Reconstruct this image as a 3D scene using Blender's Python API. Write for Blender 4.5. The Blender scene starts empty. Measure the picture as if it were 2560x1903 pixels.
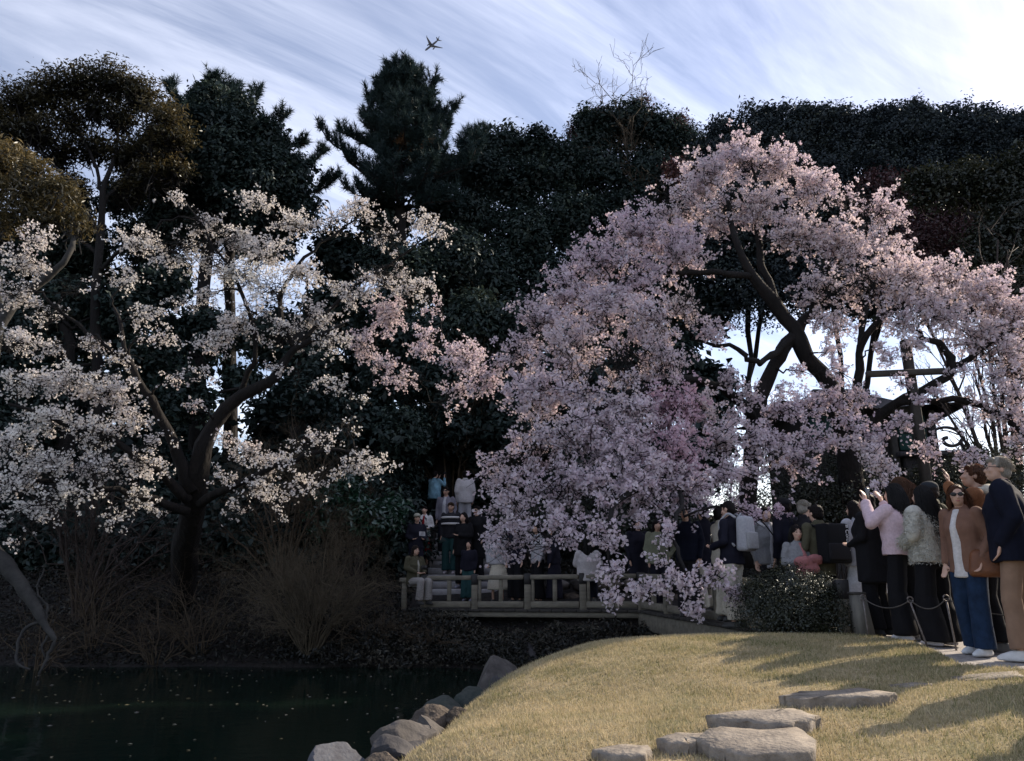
import bpy, bmesh, math, random
import numpy as np
from mathutils import Vector, Matrix

R = math.radians
SC = bpy.context.scene
COL = SC.collection
rng = np.random.default_rng(7)
random.seed(7)

# ------------------------------------------------------------------ camera
FPX, CX, CY, HORIZON = 1862.0, 1280.0, 951.5, 1418.0
CAMZ = 0.85
TILT = math.atan((HORIZON - CY) / FPX)
cam_data = bpy.data.cameras.new('camera')
cam_data.sensor_width = 36.0
cam_data.lens = 36.0 * FPX / 2560.0
cam_data.clip_start = 0.05
cam_data.clip_end = 20000
cam = bpy.data.objects.new('camera', cam_data)
COL.objects.link(cam)
cam.location = (0, 0, CAMZ)
cam.rotation_euler = (math.pi / 2 + TILT, 0, 0)
SC.camera = cam

# ------------------------------------------------------------------ sky, sun, exposure
SUN_AZ, SUN_EL = R(60), R(32)
world = bpy.data.worlds.new('World')
SC.world = world
world.use_nodes = True
nt = world.node_tree
for n in list(nt.nodes):
    nt.nodes.remove(n)
def WN(t, **k):
    n = nt.nodes.new(t)
    for a, b in k.items():
        setattr(n, a, b)
    return n
sky = WN('ShaderNodeTexSky')
sky.sky_type = 'NISHITA'
sky.sun_disc = False
sky.sun_elevation = SUN_EL
sky.sun_rotation = SUN_AZ
sky.air_density = 1.0
sky.dust_density = 0.7
sky.ozone_density = 1.6
tc = WN('ShaderNodeTexCoord')
sep = WN('ShaderNodeSeparateXYZ')
nt.links.new(tc.outputs['Generated'], sep.inputs[0])
def wmath(op, a, b=None, clamp=False):
    n = WN('ShaderNodeMath', operation=op)
    n.use_clamp = clamp
    for i, v in enumerate((a, b)):
        if v is None:
            continue
        if isinstance(v, (int, float)):
            n.inputs[i].default_value = v
        else:
            nt.links.new(v, n.inputs[i])
    return n.outputs[0]
zz = wmath('ADD', wmath('MAXIMUM', sep.outputs[2], 0.0), 0.12)
cmb = WN('ShaderNodeCombineXYZ')
nt.links.new(wmath('DIVIDE', sep.outputs[0], zz), cmb.inputs[0])
nt.links.new(wmath('DIVIDE', sep.outputs[1], zz), cmb.inputs[1])
def cirrus(rot, scale, detail, lo, hi, dist):
    mp = WN('ShaderNodeMapping', vector_type='TEXTURE')
    mp.inputs['Rotation'].default_value = (0, 0, rot)
    mp.inputs['Scale'].default_value = tuple(1.0 / q for q in scale)
    nt.links.new(cmb.outputs[0], mp.inputs[0])
    nz = WN('ShaderNodeTexNoise')
    nz.inputs['Scale'].default_value = 1.0
    nz.inputs['Detail'].default_value = detail
    nz.inputs['Roughness'].default_value = 0.62
    nz.inputs['Distortion'].default_value = dist
    nt.links.new(mp.outputs[0], nz.inputs['Vector'])
    mr = WN('ShaderNodeMapRange')
    mr.inputs[1].default_value = lo
    mr.inputs[2].default_value = hi
    nt.links.new(nz.outputs[0], mr.inputs[0])
    return mr.outputs[0]
c1 = cirrus(R(38), (0.8, 3.6, 1), 9, 0.40, 0.70, 0.9)
c2 = cirrus(R(25), (0.45, 0.9, 1), 5, 0.30, 0.66, 0.5)
c3 = cirrus(R(46), (1.4, 9.0, 1), 8, 0.42, 0.72, 0.6)
cl = wmath('ADD', wmath('MULTIPLY', c1, wmath('ADD', wmath('MULTIPLY', c2, 0.9), 0.25)), wmath('ADD', wmath('MULTIPLY', c2, 0.45), wmath('MULTIPLY', c3, 0.22)), True)
mixc = WN('ShaderNodeMix', data_type='RGBA')
mixc.blend_type = 'ADD'
nt.links.new(wmath('MULTIPLY', cl, 0.85), mixc.inputs[0])
tint = WN('ShaderNodeMix', data_type='RGBA')
tint.blend_type = 'MULTIPLY'
tint.inputs[0].default_value = 1.0
nt.links.new(sky.outputs[0], tint.inputs[6])
tint.inputs[7].default_value = (1.0, 0.93, 0.98, 1)
nt.links.new(tint.outputs[2], mixc.inputs[6])
mixc.inputs[7].default_value = (4.6, 4.5, 4.6, 1)
bg = WN('ShaderNodeBackground')
bg.inputs[1].default_value = 0.104
nt.links.new(mixc.outputs[2], bg.inputs[0])
wout = WN('ShaderNodeOutputWorld')
nt.links.new(bg.outputs[0], wout.inputs[0])

sun_data = bpy.data.lights.new('sun', 'SUN')
sun_data.energy = 5.0
sun_data.angle = R(0.5)
sun_data.color = (1.0, 0.86, 0.68)
sun = bpy.data.objects.new('sun', sun_data)
COL.objects.link(sun)
SDIR = Vector((math.sin(SUN_AZ) * math.cos(SUN_EL), math.cos(SUN_AZ) * math.cos(SUN_EL), math.sin(SUN_EL)))
sun.rotation_euler = SDIR.to_track_quat('Z', 'Y').to_euler()
sun.location = SDIR * 60

vs = SC.view_settings
SC.display_settings.display_device = 'sRGB'
vs.view_transform = 'Standard'
vs.look = 'None'
vs.exposure = 0.7
vs.gamma = 1.0
vs.use_curve_mapping = False
cy = SC.cycles
cy.max_bounces = 5
cy.diffuse_bounces = 3
cy.glossy_bounces = 2
cy.transmission_bounces = 3
cy.transparent_max_bounces = 4
cy.caustics_reflective = False
cy.caustics_refractive = False
cy.use_denoising = True

# ------------------------------------------------------------------ pixel <-> world
ST, CT = math.sin(TILT), math.cos(TILT)
def ray(px, py):
    u, v = (px - CX) / FPX, (CY - py) / FPX
    return np.array((u, CT - v * ST, ST + v * CT))
def at(px, py, Y):
    d = ray(px, py)
    return np.array((0, 0, CAMZ)) + d * (Y / d[1])

# ------------------------------------------------------------------ helpers
def link(o, parent=None):
    COL.objects.link(o)
    if parent is not None:
        o.parent = parent
    return o
def tag(o, label=None, cat=None, group=None, kind=None):
    if label: o['label'] = label
    if cat: o['category'] = cat
    if group: o['group'] = group
    if kind: o['kind'] = kind
    return o
def empty(name, loc=(0, 0, 0), rz=0.0, **k):
    o = bpy.data.objects.new(name, None)
    o.empty_display_size = 0.1
    COL.objects.link(o)
    o.location = loc
    o.rotation_euler = (0, 0, rz)
    return tag(o, **k)

class MB:
    """collects triangles and quads in numpy blocks, links them as ONE mesh object"""
    def __init__(s):
        s.v, s.f, s.t, s.n = [], [], [], 0
    def add(s, V, F, tint=0.5):
        V = np.asarray(V, float).reshape(-1, 3)
        F = np.asarray(F, int)
        s.v.append(V); s.f.append(F + s.n)
        s.t.append(np.full(len(V), tint) if np.isscalar(tint) else np.asarray(tint, float))
        s.n += len(V)
        return s
    def mesh(s, name):
        me = bpy.data.meshes.new(name)
        V = np.concatenate(s.v) if s.v else np.zeros((0, 3))
        me.vertices.add(len(V))
        me.vertices.foreach_set('co', V.astype(np.float32).ravel())
        li = np.concatenate([f.ravel() for f in s.f])
        cnt = np.concatenate([np.full(len(f), f.shape[1]) for f in s.f])
        st = np.concatenate(([0], np.cumsum(cnt)[:-1]))
        me.loops.add(len(li))
        me.loops.foreach_set('vertex_index', li.astype(np.int32))
        me.polygons.add(len(cnt))
        me.polygons.foreach_set('loop_start', st.astype(np.int32))
        me.update(calc_edges=True)
        a = me.attributes.new('tint', 'FLOAT', 'POINT')
        a.data.foreach_set('value', np.concatenate(s.t).astype(np.float32))
        return me
    def build(s, name, mat, parent=None, smooth=False, loc=None, kind=None):
        me = s.mesh(name)
        if smooth:
            me.polygons.foreach_set('use_smooth', np.ones(len(me.polygons), bool))
        me.materials.append(mat)
        o = bpy.data.objects.new(name, me)
        link(o, parent)
        if loc is not None: o.location = loc
        if kind: o['kind'] = kind
        return o

def unit(a):
    a = np.asarray(a, float)
    return a / np.maximum(np.linalg.norm(a, axis=-1, keepdims=True), 1e-9)

def tubes(P, Rd, sides=4, mb=None, tint=0.5, cap=True):
    """P (n,k,3) polylines, Rd (n,k) radii -> tapered tubes in one batch"""
    P = np.asarray(P, float); Rd = np.asarray(Rd, float)
    if P.ndim == 2: P, Rd = P[None], Rd[None]
    n, k, _ = P.shape
    T = np.empty_like(P)
    T[:, 1:-1] = P[:, 2:] - P[:, :-2]
    T[:, 0] = P[:, 1] - P[:, 0]; T[:, -1] = P[:, -1] - P[:, -2]
    T = unit(T)
    D = unit(P[:, -1] - P[:, 0])
    ref = np.where(np.abs(D[:, 2:3]) > 0.8, np.array([[1.0, 0, 0]]), np.array([[0, 0, 1.0]]))
    A = unit(np.cross(T, ref[:, None, :])); B = np.cross(T, A)
    ang = np.arange(sides) * 2 * math.pi / sides
    ring = (A[:, :, None, :] * np.cos(ang)[None, None, :, None] + B[:, :, None, :] * np.sin(ang)[None, None, :, None])
    V = P[:, :, None, :] + ring * Rd[:, :, None, None]
    idx = np.arange(n * k * sides).reshape(n, k, sides)
    a = idx[:, :-1]; b = idx[:, 1:]
    F = np.stack((a, np.roll(a, -1, 2), np.roll(b, -1, 2), b), -1).reshape(-1, 4)
    t = tint if np.isscalar(tint) else np.repeat(np.asarray(tint), k * sides)
    mb = mb or MB()
    mb.add(V.reshape(-1, 3), F, t)
    if cap and n < 50:
        for i in range(n):
            for row, rev in ((idx[i, 0], True), (idx[i, -1], False)):
                f = row[::-1] if rev else row
                mb.f.append((f + mb.n - n * k * sides)[None])
    return mb

def box(mb, c, s, rz=0.0, bev=0.0, tint=0.5, M=None):
    """bevelled box centre c, full size s"""
    bm = bmesh.new()
    bmesh.ops.create_cube(bm, size=1.0)
    bmesh.ops.scale(bm, vec=s, verts=bm.verts)
    if bev > 0:
        bmesh.ops.bevel(bm, geom=bm.edges[:], offset=bev, segments=1, affect='EDGES', profile=0.5)
    if rz: bmesh.ops.rotate(bm, cent=(0, 0, 0), matrix=Matrix.Rotation(rz, 3, 'Z'), verts=bm.verts)
    if M is not None: bmesh.ops.transform(bm, matrix=M, verts=bm.verts)
    bmesh.ops.translate(bm, vec=c, verts=bm.verts)
    bm_into(mb, bm, tint)
    return mb
def bm_into(mb, bm, tint=0.5):
    bm.verts.index_update()
    V = np.array([v.co[:] for v in bm.verts])
    by = {}
    for f in bm.faces:
        by.setdefault(len(f.verts), []).append([v.index for v in f.verts])
    base = mb.n
    first = True
    for k, fl in by.items():
        if first:
            mb.add(V, fl, tint); first = False
        else:
            mb.f.append(np.asarray(fl, int) + base)
    bm.free()
def beam(mb, p0, p1, w, h, bev=0.008, tint=0.5):
    """square timber from p0 to p1, width w (horizontal), height h"""
    p0, p1 = Vector(p0), Vector(p1)
    d = p1 - p0
    L = d.length
    x = d.normalized()
    up = Vector((0, 0, 1)) if abs(x.z) < 0.95 else Vector((0, 1, 0))
    y = up.cross(x).normalized(); z = x.cross(y)
    M = Matrix((x, y, z)).transposed().to_4x4()
    return box(mb, (p0 + p1) / 2, (L, w, h), bev=bev, tint=tint, M=M)

_W = rng.normal(size=(12, 3)); _PH = rng.uniform(0, 6.28, 12)
def noise3(P, f=1.0, seed=0.0, octaves=2):
    """cheap smooth pseudo noise, about -1..1"""
    P = np.asarray(P, float)
    out = 0.0; amp = 1.0; tot = 0.0
    for o in range(octaves):
        w = _W[:6] if o % 2 == 0 else _W[6:]
        ph = _PH[:6] if o % 2 == 0 else _PH[6:]
        a = np.sin(P @ (w.T) * f * (2 ** o) + ph + seed * (1.7 + o))
        out = out + amp * (a[..., 0] * a[..., 1] + a[..., 2] * a[..., 3] + a[..., 4] * a[..., 5]) / 1.6
        tot += amp; amp *= 0.5
    return out / tot

# ------------------------------------------------------------------ materials
def new_mat(name):
    m = bpy.data.materials.new(name)
    m.use_nodes = True
    t = m.node_tree
    for n in list(t.nodes): t.nodes.remove(n)
    out = t.nodes.new('ShaderNodeOutputMaterial')
    return m, t, out
def c4(c): return (c[0], c[1], c[2], 1.0)
def surf(name, ca, cb=None, rough=0.7, scale=6.0, detail=6.0, bump=0.0, bscale=None, spec=0.3, metal=0.0, stretch=None, tintmix=None, sheen=0.0, bdist=0.02, hole=None):
    m, t, out = new_mat(name)
    p = t.nodes.new('ShaderNodeBsdfPrincipled')
    p.inputs['Roughness'].default_value = rough
    p.inputs['Metallic'].default_value = metal
    p.inputs['Specular IOR Level'].default_value = spec
    if sheen:
        p.inputs['Sheen Weight'].default_value = sheen
        p.inputs['Sheen Roughness'].default_value = 0.4
    cb = cb or tuple(x * 0.65 for x in ca)
    tcn = t.nodes.new('ShaderNodeTexCoord')
    vec = tcn.outputs['Object']
    if stretch:
        mp = t.nodes.new('ShaderNodeMapping')
        mp.inputs['Scale'].default_value = stretch
        t.links.new(vec, mp.inputs[0]); vec = mp.outputs[0]
    nz = t.nodes.new('ShaderNodeTexNoise')
    nz.inputs['Scale'].default_value = scale
    nz.inputs['Detail'].default_value = detail
    nz.inputs['Roughness'].default_value = 0.65
    t.links.new(vec, nz.inputs['Vector'])
    rp = t.nodes.new('ShaderNodeValToRGB')
    rp.color_ramp.elements[0].position = 0.32
    rp.color_ramp.elements[1].position = 0.68
    rp.color_ramp.elements[0].color = c4(cb)
    rp.color_ramp.elements[1].color = c4(ca)
    t.links.new(nz.outputs[0], rp.inputs[0])
    col = rp.outputs[0]
    if tintmix:
        at_ = t.nodes.new('ShaderNodeAttribute'); at_.attribute_name = 'tint'
        mx = t.nodes.new('ShaderNodeMix'); mx.data_type = 'RGBA'
        t.links.new(at_.outputs['Fac'], mx.inputs[0])
        t.links.new(col, mx.inputs[6]); mx.inputs[7].default_value = c4(tintmix)
        col = mx.outputs[2]
    t.links.new(col, p.inputs['Base Color'])
    if bump:
        nb = t.nodes.new('ShaderNodeTexNoise')
        nb.inputs['Scale'].default_value = bscale or scale * 4
        nb.inputs['Detail'].default_value = 8
        t.links.new(vec, nb.inputs['Vector'])
        bp = t.nodes.new('ShaderNodeBump')
        bp.inputs['Strength'].default_value = bump
        bp.inputs['Distance'].default_value = bdist
        t.links.new(nb.outputs[0], bp.inputs['Height'])
        t.links.new(bp.outputs[0], p.inputs['Normal'])
    t.links.new(p.outputs[0], out.inputs[0])
    return m
def leafmat(name, stops, transl=0.3, gloss=0.06, rough=0.4, tcol=None):
    """thin leaf or petal: colour by the per-vertex tint, part of the light passes through"""
    m, t, out = new_mat(name)
    a = t.nodes.new('ShaderNodeAttribute'); a.attribute_name = 'tint'
    rp = t.nodes.new('ShaderNodeValToRGB')
    els = rp.color_ramp.elements
    while len(els) < len(stops): els.new(0.5)
    for e, (pos, c) in zip(els, stops):
        e.position = pos; e.color = c4(c)
    t.links.new(a.outputs['Fac'], rp.inputs[0])
    d = t.nodes.new('ShaderNodeBsdfDiffuse')
    t.links.new(rp.outputs[0], d.inputs[0])
    tr = t.nodes.new('ShaderNodeBsdfTranslucent')
    if tcol:
        mx = t.nodes.new('ShaderNodeMix'); mx.data_type = 'RGBA'; mx.blend_type = 'MULTIPLY'
        mx.inputs[0].default_value = 1.0
        t.links.new(rp.outputs[0], mx.inputs[6]); mx.inputs[7].default_value = c4(tcol)
        t.links.new(mx.outputs[2], tr.inputs[0])
    else:
        t.links.new(rp.outputs[0], tr.inputs[0])
    ms = t.nodes.new('ShaderNodeMixShader'); ms.inputs[0].default_value = transl
    t.links.new(d.outputs[0], ms.inputs[1]); t.links.new(tr.outputs[0], ms.inputs[2])
    res = ms.outputs[0]
    if gloss:
        g = t.nodes.new('ShaderNodeBsdfGlossy'); g.inputs['Roughness'].default_value = rough
        g.inputs[0].default_value = (0.9, 0.95, 1, 1)
        m2 = t.nodes.new('ShaderNodeMixShader'); m2.inputs[0].default_value = gloss
        t.links.new(res, m2.inputs[1]); t.links.new(g.outputs[0], m2.inputs[2]); res = m2.outputs[0]
    t.links.new(res, out.inputs[0])
    return m

M = {}
M['bark_dark'] = surf('bark_dark', (0.013, 0.0105, 0.010), (0.005, 0.0045, 0.0045), 0.9, 5, bump=1.0, bscale=14, stretch=(1, 1, 0.35), bdist=0.05)
M['bark_grey'] = surf('bark_grey', (0.05, 0.048, 0.045), (0.02, 0.02, 0.02), 0.9, 5, bump=0.5, bscale=16)
M['twig'] = surf('twig', (0.055, 0.042, 0.036), (0.03, 0.022, 0.02), 0.85, 4)
M['twig_brown'] = surf('twig_brown', (0.085, 0.062, 0.040), (0.040, 0.030, 0.020), 0.85, 4)
M['twig_dry'] = surf('twig_dry', (0.11, 0.088, 0.058), (0.055, 0.045, 0.032), 0.85, 3)
M['petal_pink'] = leafmat('petal_pink', [(0.0, (0.66, 0.47, 0.56)), (0.35, (0.71, 0.61, 0.68)), (0.65, (0.74, 0.685, 0.74)), (1.0, (0.80, 0.70, 0.66))], 0.43, 0.0, tcol=(1.0, 0.90, 0.90))
M['petal_white'] = leafmat('petal_white', [(0.0, (0.66, 0.50, 0.52)), (0.3, (0.80, 0.74, 0.72)), (1.0, (0.86, 0.83, 0.78))], 0.34, 0.0)
M['leaf_dark'] = leafmat('leaf_dark', [(0.0, (0.013, 0.022, 0.021)), (0.6, (0.033, 0.051, 0.044)), (1.0, (0.066, 0.085, 0.056))], 0.14, 0.02)
M['leaf_far'] = leafmat('leaf_far', [(0.0, (0.018, 0.026, 0.034)), (0.6, (0.036, 0.048, 0.050)), (1.0, (0.066, 0.080, 0.058))], 0.14, 0.02)  # haze over the far trees is put into this bluish leaf colour
M['leaf_olive'] = leafmat('leaf_olive', [(0.0, (0.018, 0.020, 0.012)), (0.5, (0.060, 0.052, 0.026)), (1.0, (0.17, 0.125, 0.05))], 0.34, 0.03)
M['leaf_red'] = leafmat('leaf_red', [(0.0, (0.05, 0.022, 0.024)), (1.0, (0.13, 0.06, 0.06))], 0.2, 0.04)
M['leaf_bush'] = leafmat('leaf_bush', [(0.0, (0.012, 0.016, 0.009)), (0.6, (0.030, 0.034, 0.018)), (1.0, (0.065, 0.065, 0.034))], 0.18, 0.04)
M['leaf_green'] = leafmat('leaf_green', [(0.0, (0.006, 0.030, 0.014)), (1.0, (0.022, 0.095, 0.040))], 0.2, 0.10)
M['needle'] = leafmat('needle', [(0.0, (0.015, 0.028, 0.030)), (0.7, (0.036, 0.058, 0.054)), (0.9, (0.05, 0.07, 0.04)), (1.0, (0.13, 0.07, 0.035))], 0.12, 0.015)
M['grass_blade'] = leafmat('grass_blade', [(0.0, (0.16, 0.18, 0.075)), (0.35, (0.36, 0.31, 0.18)), (1.0, (0.58, 0.48, 0.32))], 0.3, 0.0)
M['grass_green'] = leafmat('grass_green', [(0.0, (0.05, 0.085, 0.025)), (1.0, (0.15, 0.18, 0.06))], 0.35, 0.03)
M['under'] = leafmat('under', [(0.0, (0.008, 0.009, 0.008)), (0.6, (0.022, 0.022, 0.017)), (1.0, (0.08, 0.07, 0.052))], 0.12, 0.02)
M['wood'] = surf('weathered_wood', (0.22, 0.20, 0.16), (0.12, 0.11, 0.09), 0.85, 3, bump=0.35, bscale=30, stretch=(0.5, 4, 4))
M['wood_dark'] = surf('wood_dark', (0.055, 0.05, 0.045), (0.028, 0.026, 0.024), 0.85, 4, bump=0.3, bscale=24)
M['iron_black'] = surf('iron_black', (0.012, 0.012, 0.014), (0.02, 0.018, 0.018), 0.55, 8, spec=0.4)
M['iron'] = surf('iron_rod', (0.24, 0.22, 0.22), (0.13, 0.11, 0.10), 0.55, 20, metal=0.6)
M['rope'] = surf('rope', (0.10, 0.09, 0.085), (0.05, 0.045, 0.04), 0.9, 60)
M['stone'] = surf('stone', (0.12, 0.108, 0.10), (0.035, 0.032, 0.030), 0.85, 3.2, detail=10, bump=0.7, bscale=14, bdist=0.03)
M['stone_dark'] = surf('stone_dark', (0.075, 0.07, 0.072), (0.022, 0.022, 0.025), 0.8, 3.0, detail=10, bump=0.8, bscale=10, bdist=0.04)
M['stone_brown'] = surf('stone_brown', (0.12, 0.095, 0.075), (0.035, 0.03, 0.026), 0.9, 5.0, detail=10, bump=1.0, bscale=18, bdist=0.05)
M['stone_moss'] = surf('stone_moss', (0.06, 0.062, 0.055), (0.016, 0.026, 0.024), 0.85, 4.0, detail=10, bump=0.8, bscale=12, bdist=0.04)
M['slab'] = surf('slab_stone', (0.29, 0.25, 0.205), (0.13, 0.112, 0.095), 0.9, 6.5, detail=14, bump=0.8, bscale=30, bdist=0.02)
M['soil'] = surf('soil', (0.020, 0.016, 0.014), (0.008, 0.007, 0.007), 0.95, 1.5, detail=10, bump=1.0, bscale=9, bdist=0.08)
M['step'] = surf('step_stone', (0.36, 0.35, 0.36), (0.22, 0.21, 0.22), 0.9, 5, bump=0.5, bscale=22)  # stone edge colour raised to paint in the skylight caught along the treads
M['earth'] = surf('step_earth', (0.06, 0.055, 0.055), (0.035, 0.03, 0.03), 0.95, 4, bump=0.6, bscale=20)
M['path'] = surf('gravel', (0.40, 0.37, 0.34), (0.22, 0.20, 0.19), 0.9, 34, detail=8, bump=0.8, bscale=70, bdist=0.012)

# ------------------------------------------------------------------ height of the land
CTRL = np.array([
 # lawn
 (2.64,4.2,-.12),(.91,4.4,-.17),(-.19,4.8,-.26),(-.75,5.6,-.46),(-.55,6.6,-.50),(-.45,7.4,-.47),(-.2,8.5,-.42),(.2,9.0,-.36),(.83,9.5,-.2),
 (1.47,9.0,0.0),(2.3,8.7,.08),(3.4,8.7,.09),(4.2,7.3,.06),(4.5,6.8,.05),(1.67,6.4,-.03),(.715,6.5,-.2),(1.6,5.2,-.10),(2.8,5.5,-.03),(.06,6.0,-.27),
 (0,3,-.30),(0,0,-.55),(2,2,-.25),(4,3,-.1),(6,4,0),(6,6,.04),(8,6,.05),(12,5,.1),(-2,0,-.7),(5,0,-.3),(0,-6,-.6),(8,-4,0),
 # path and behind it
 (3.9,8.9,.07),(5.5,8,.07),(6,9.5,.1),(7,12,.35),(5.2,11.5,.2),(9,14,.9),(10,10,.3),(14,10,.5),(4.6,10.2,.06),
 # pond basin
 (-1.6,5.6,-1.3),(-1.5,6.8,-1.3),(-1.3,8,-1.3),(-1.0,9,-1.3),(-.5,10,-1.35),(.6,10.6,-1.2),(1.8,10.4,-.75),(2.9,10.1,-.45),(3.3,11.2,-1.1),(2,12,-1.3),(0,12.5,-1.4),(-3,5,-1.5),(-3,9,-1.6),(-3,12.5,-1.5),
 (-6,6,-1.6),(-8,10,-1.6),(-6,13,-1.5),(-12,8,-1.6),(-12,12.5,-1.5),(-3,1,-1.3),(-8,0,-1.5),(-20,5,-1.5),(-20,11,-1.4),(-6,-6,-1.2),(-24,-5,-1.3),
 (3.9,12.8,-1.0),(3.2,13.4,-1.15),
 # far bank
 (-20,14,-.8),(-14,15,-.85),(-10,15.2,-.9),(-6,15.3,-.7),(-3,15.3,-.6),(-1,15.2,-.5),(1,14.4,-.5),(2.6,13.9,-.55),(1,13.7,-1.0),(2.5,13.2,-1.05),(-1,14.5,-1.0),(-3,14.6,-1.0),(-6,14.7,-1.0),(4.6,13.4,-.3),(5,14.6,.1),
 (-14,17,.15),(-10,17,.2),(-6,17,.15),(-3,16.9,.1),(-2.2,16.6,.02),(-1,16.7,.02),(1,16.2,.02),(3,15.4,.02),(4.2,16.5,.3),
 # hill
 (-20,19,.9),(-10,20,1.3),(-5,19.5,1.3),(-3.4,19,.95),(-2.5,21,1.75),(-.5,21.2,1.8),(.8,20,1.2),(-8,23,2.2),(-16,25,2.3),(-1,24,2.0),(3,19,1.2),(4,22,2.0),(8,19,1.8),(9,22,2.4),(14,18,1.4),(16,24,2.2),
 (20,12,.8),(25,20,1.5),(-30,30,2.5),(0,35,2.6),(15,40,2.4),(35,40,2.2),(-30,60,2.6),(30,80,2.6),(0,80,2.6),(-30,10,-.6),(-40,20,1.0),(50,20,1.6),(60,60,2.5),(-60,60,2.5)], float)
def _phi(r): return np.sqrt(r * r + 0.35 ** 2)
_D = np.linalg.norm(CTRL[:, None, :2] - CTRL[None, :, :2], axis=-1)
_n = len(CTRL)
_A = np.zeros((_n + 1, _n + 1)); _A[:_n, :_n] = _phi(_D) - 0.02 * np.eye(_n); _A[:_n, _n] = 1; _A[_n, :_n] = 1
_S = np.linalg.solve(_A, np.concatenate((CTRL[:, 2], [0])))
def HT(x, y):
    x = np.asarray(x, float); y = np.asarray(y, float)
    sh = x.shape
    q = np.stack((x.ravel(), y.ravel()), -1)
    out = np.empty(len(q))
    for i in range(0, len(q), 20000):
        d = np.linalg.norm(q[i:i + 20000, None, :] - CTRL[None, :, :2], axis=-1)
        out[i:i + 20000] = _phi(d) @ _S[:_n] + _S[_n]
    return out.reshape(sh)
def h1(x, y): return float(HT(np.array([x]), np.array([y]))[0])
def gp(px, py, dz=0.0, y0=3.0, y1=60.0):
    """where the line of sight first meets the land (raised by dz)"""
    d = ray(px, py)
    Y = np.linspace(y0, y1, 1500)
    P = np.array((0, 0, CAMZ)) + d[None] * (Y / d[1])[:, None]
    g = HT(P[:, 0], P[:, 1]) + dz
    k = np.argmax(P[:, 2] < g)
    return P[k]
WATER = -0.95

# ================================================================== SETTING
def axis(*seg):
    out = []
    for a, b, n in seg: out.append(np.linspace(a, b, n, endpoint=False))
    return np.concatenate(out + [[seg[-1][1]]])
def grid_mesh(xs, ys, zf, keep=None):
    Xg, Yg = np.meshgrid(xs, ys)
    Z = zf(Xg, Yg)
    V = np.stack((Xg, Yg, Z), -1).reshape(-1, 3)
    idx = np.arange(len(V)).reshape(len(ys), len(xs))
    F = np.stack((idx[:-1, :-1], idx[:-1, 1:], idx[1:, 1:], idx[1:, :-1]), -1).reshape(-1, 4)
    if keep is not None:
        C = V[F].mean(1)
        F = F[keep(C[:, 0], C[:, 1])]
        used = np.unique(F); mp = -np.ones(len(V), int); mp[used] = np.arange(len(used))
        V, F = V[used], mp[F]
    return V, F
def inside(poly, x, y):
    poly = np.asarray(poly, float)
    r = np.zeros(np.shape(x), bool)
    j = len(poly) - 1
    for i in range(len(poly)):
        xi, yi = poly[i]; xj, yj = poly[j]
        c = ((yi > y) != (yj > y)) & (x < (xj - xi) * (y - yi) / (yj - yi + 1e-12) + xi)
        r ^= c; j = i
    return r
def rough(x, y, a=0.05, f=2.0):
    P = np.stack((x, y, 0 * x), -1)
    return a * noise3(P, f, 1.0, 2)

xs = axis((-400, -60, 12), (-60, -14, 30), (-14, 9, 110), (9, 60, 40), (60, 400, 12))
ys = axis((-60, -4, 14), (-4, 24, 130), (24, 90, 40), (90, 1500, 20))
def ground_z(x, y):
    h = HT(np.clip(x, -60, 60), np.clip(y, -20, 90))
    h = h - .45 * ((x > -2.0) & (x < -.3) & (y > 17.45) & (y < 21.1))
    return h + rough(x, y, 0.05, 1.8) * (y > 12.5)
mb = MB(); mb.add(*grid_mesh(xs, ys, ground_z))
ground = tag(mb.build('ground', M['soil'], smooth=True), 'dark earth of the pond banks and the wooded slope behind', kind='structure')

# ---- lawn
LAWN = [(-1.3, 4.6), (-.95, 5.2), (-.72, 5.7), (-.6, 6.6), (-.48, 7.4), (-.22, 8.5), (.22, 9.05), (.85, 9.65), (1.5, 9.7), (2.4, 9.5), (3.4, 9.25),
        tuple(gp(2110, 1595)[:2]), tuple(gp(2280, 1613)[:2]), tuple(gp(2345, 1640)[:2]), tuple(gp(2400, 1672)[:2]), tuple(gp(2559, 1684)[:2]), (7, 5.4), (10, 4.6), (10, -3), (-1.2, -3), (-2.0, 2)]
def lawn_keep(x, y):
    P = np.stack((x, y, 0 * x), -1)
    return inside(LAWN, x + 0.06 * noise3(P, 6, 3), y + 0.06 * noise3(P, 6, 5))
mb = MB(); mb.add(*grid_mesh(axis((-2, 6, 110), (6, 10, 20)), axis((-3, 3, 20), (3, 10, 110)), lambda x, y: HT(x, y) + 0.03 + rough(x, y, 0.008, 9), lawn_keep))
lawn_m, t_, out_ = new_mat('dry_lawn')
p_ = t_.nodes.new('ShaderNodeBsdfPrincipled'); p_.inputs['Roughness'].default_value = 0.95; p_.inputs['Specular IOR Level'].default_value = 0.1
tc_ = t_.nodes.new('ShaderNodeTexCoord')
def tnoise(scale, detail=8, rough_=0.7):
    n = t_.nodes.new('ShaderNodeTexNoise'); n.inputs['Scale'].default_value = scale; n.inputs['Detail'].default_value = detail; n.inputs['Roughness'].default_value = rough_
    t_.links.new(tc_.outputs['Object'], n.inputs['Vector']); return n.outputs[0]
def tramp(src, *stops):
    r = t_.nodes.new('ShaderNodeValToRGB'); e = r.color_ramp.elements
    while len(e) < len(stops): e.new(0.5)
    for el, (pos, c) in zip(e, stops): el.position = pos; el.color = c4(c)
    t_.links.new(src, r.inputs[0]); return r.outputs[0]
big = tramp(tnoise(1.3, 4), (0.32, (0.24, 0.23, 0.13)), (0.58, (0.50, 0.41, 0.27)))
fin = tramp(tnoise(60, 6), (0.3, (0.5, 0.48, 0.42)), (0.7, (1, 1, 1)))
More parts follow.
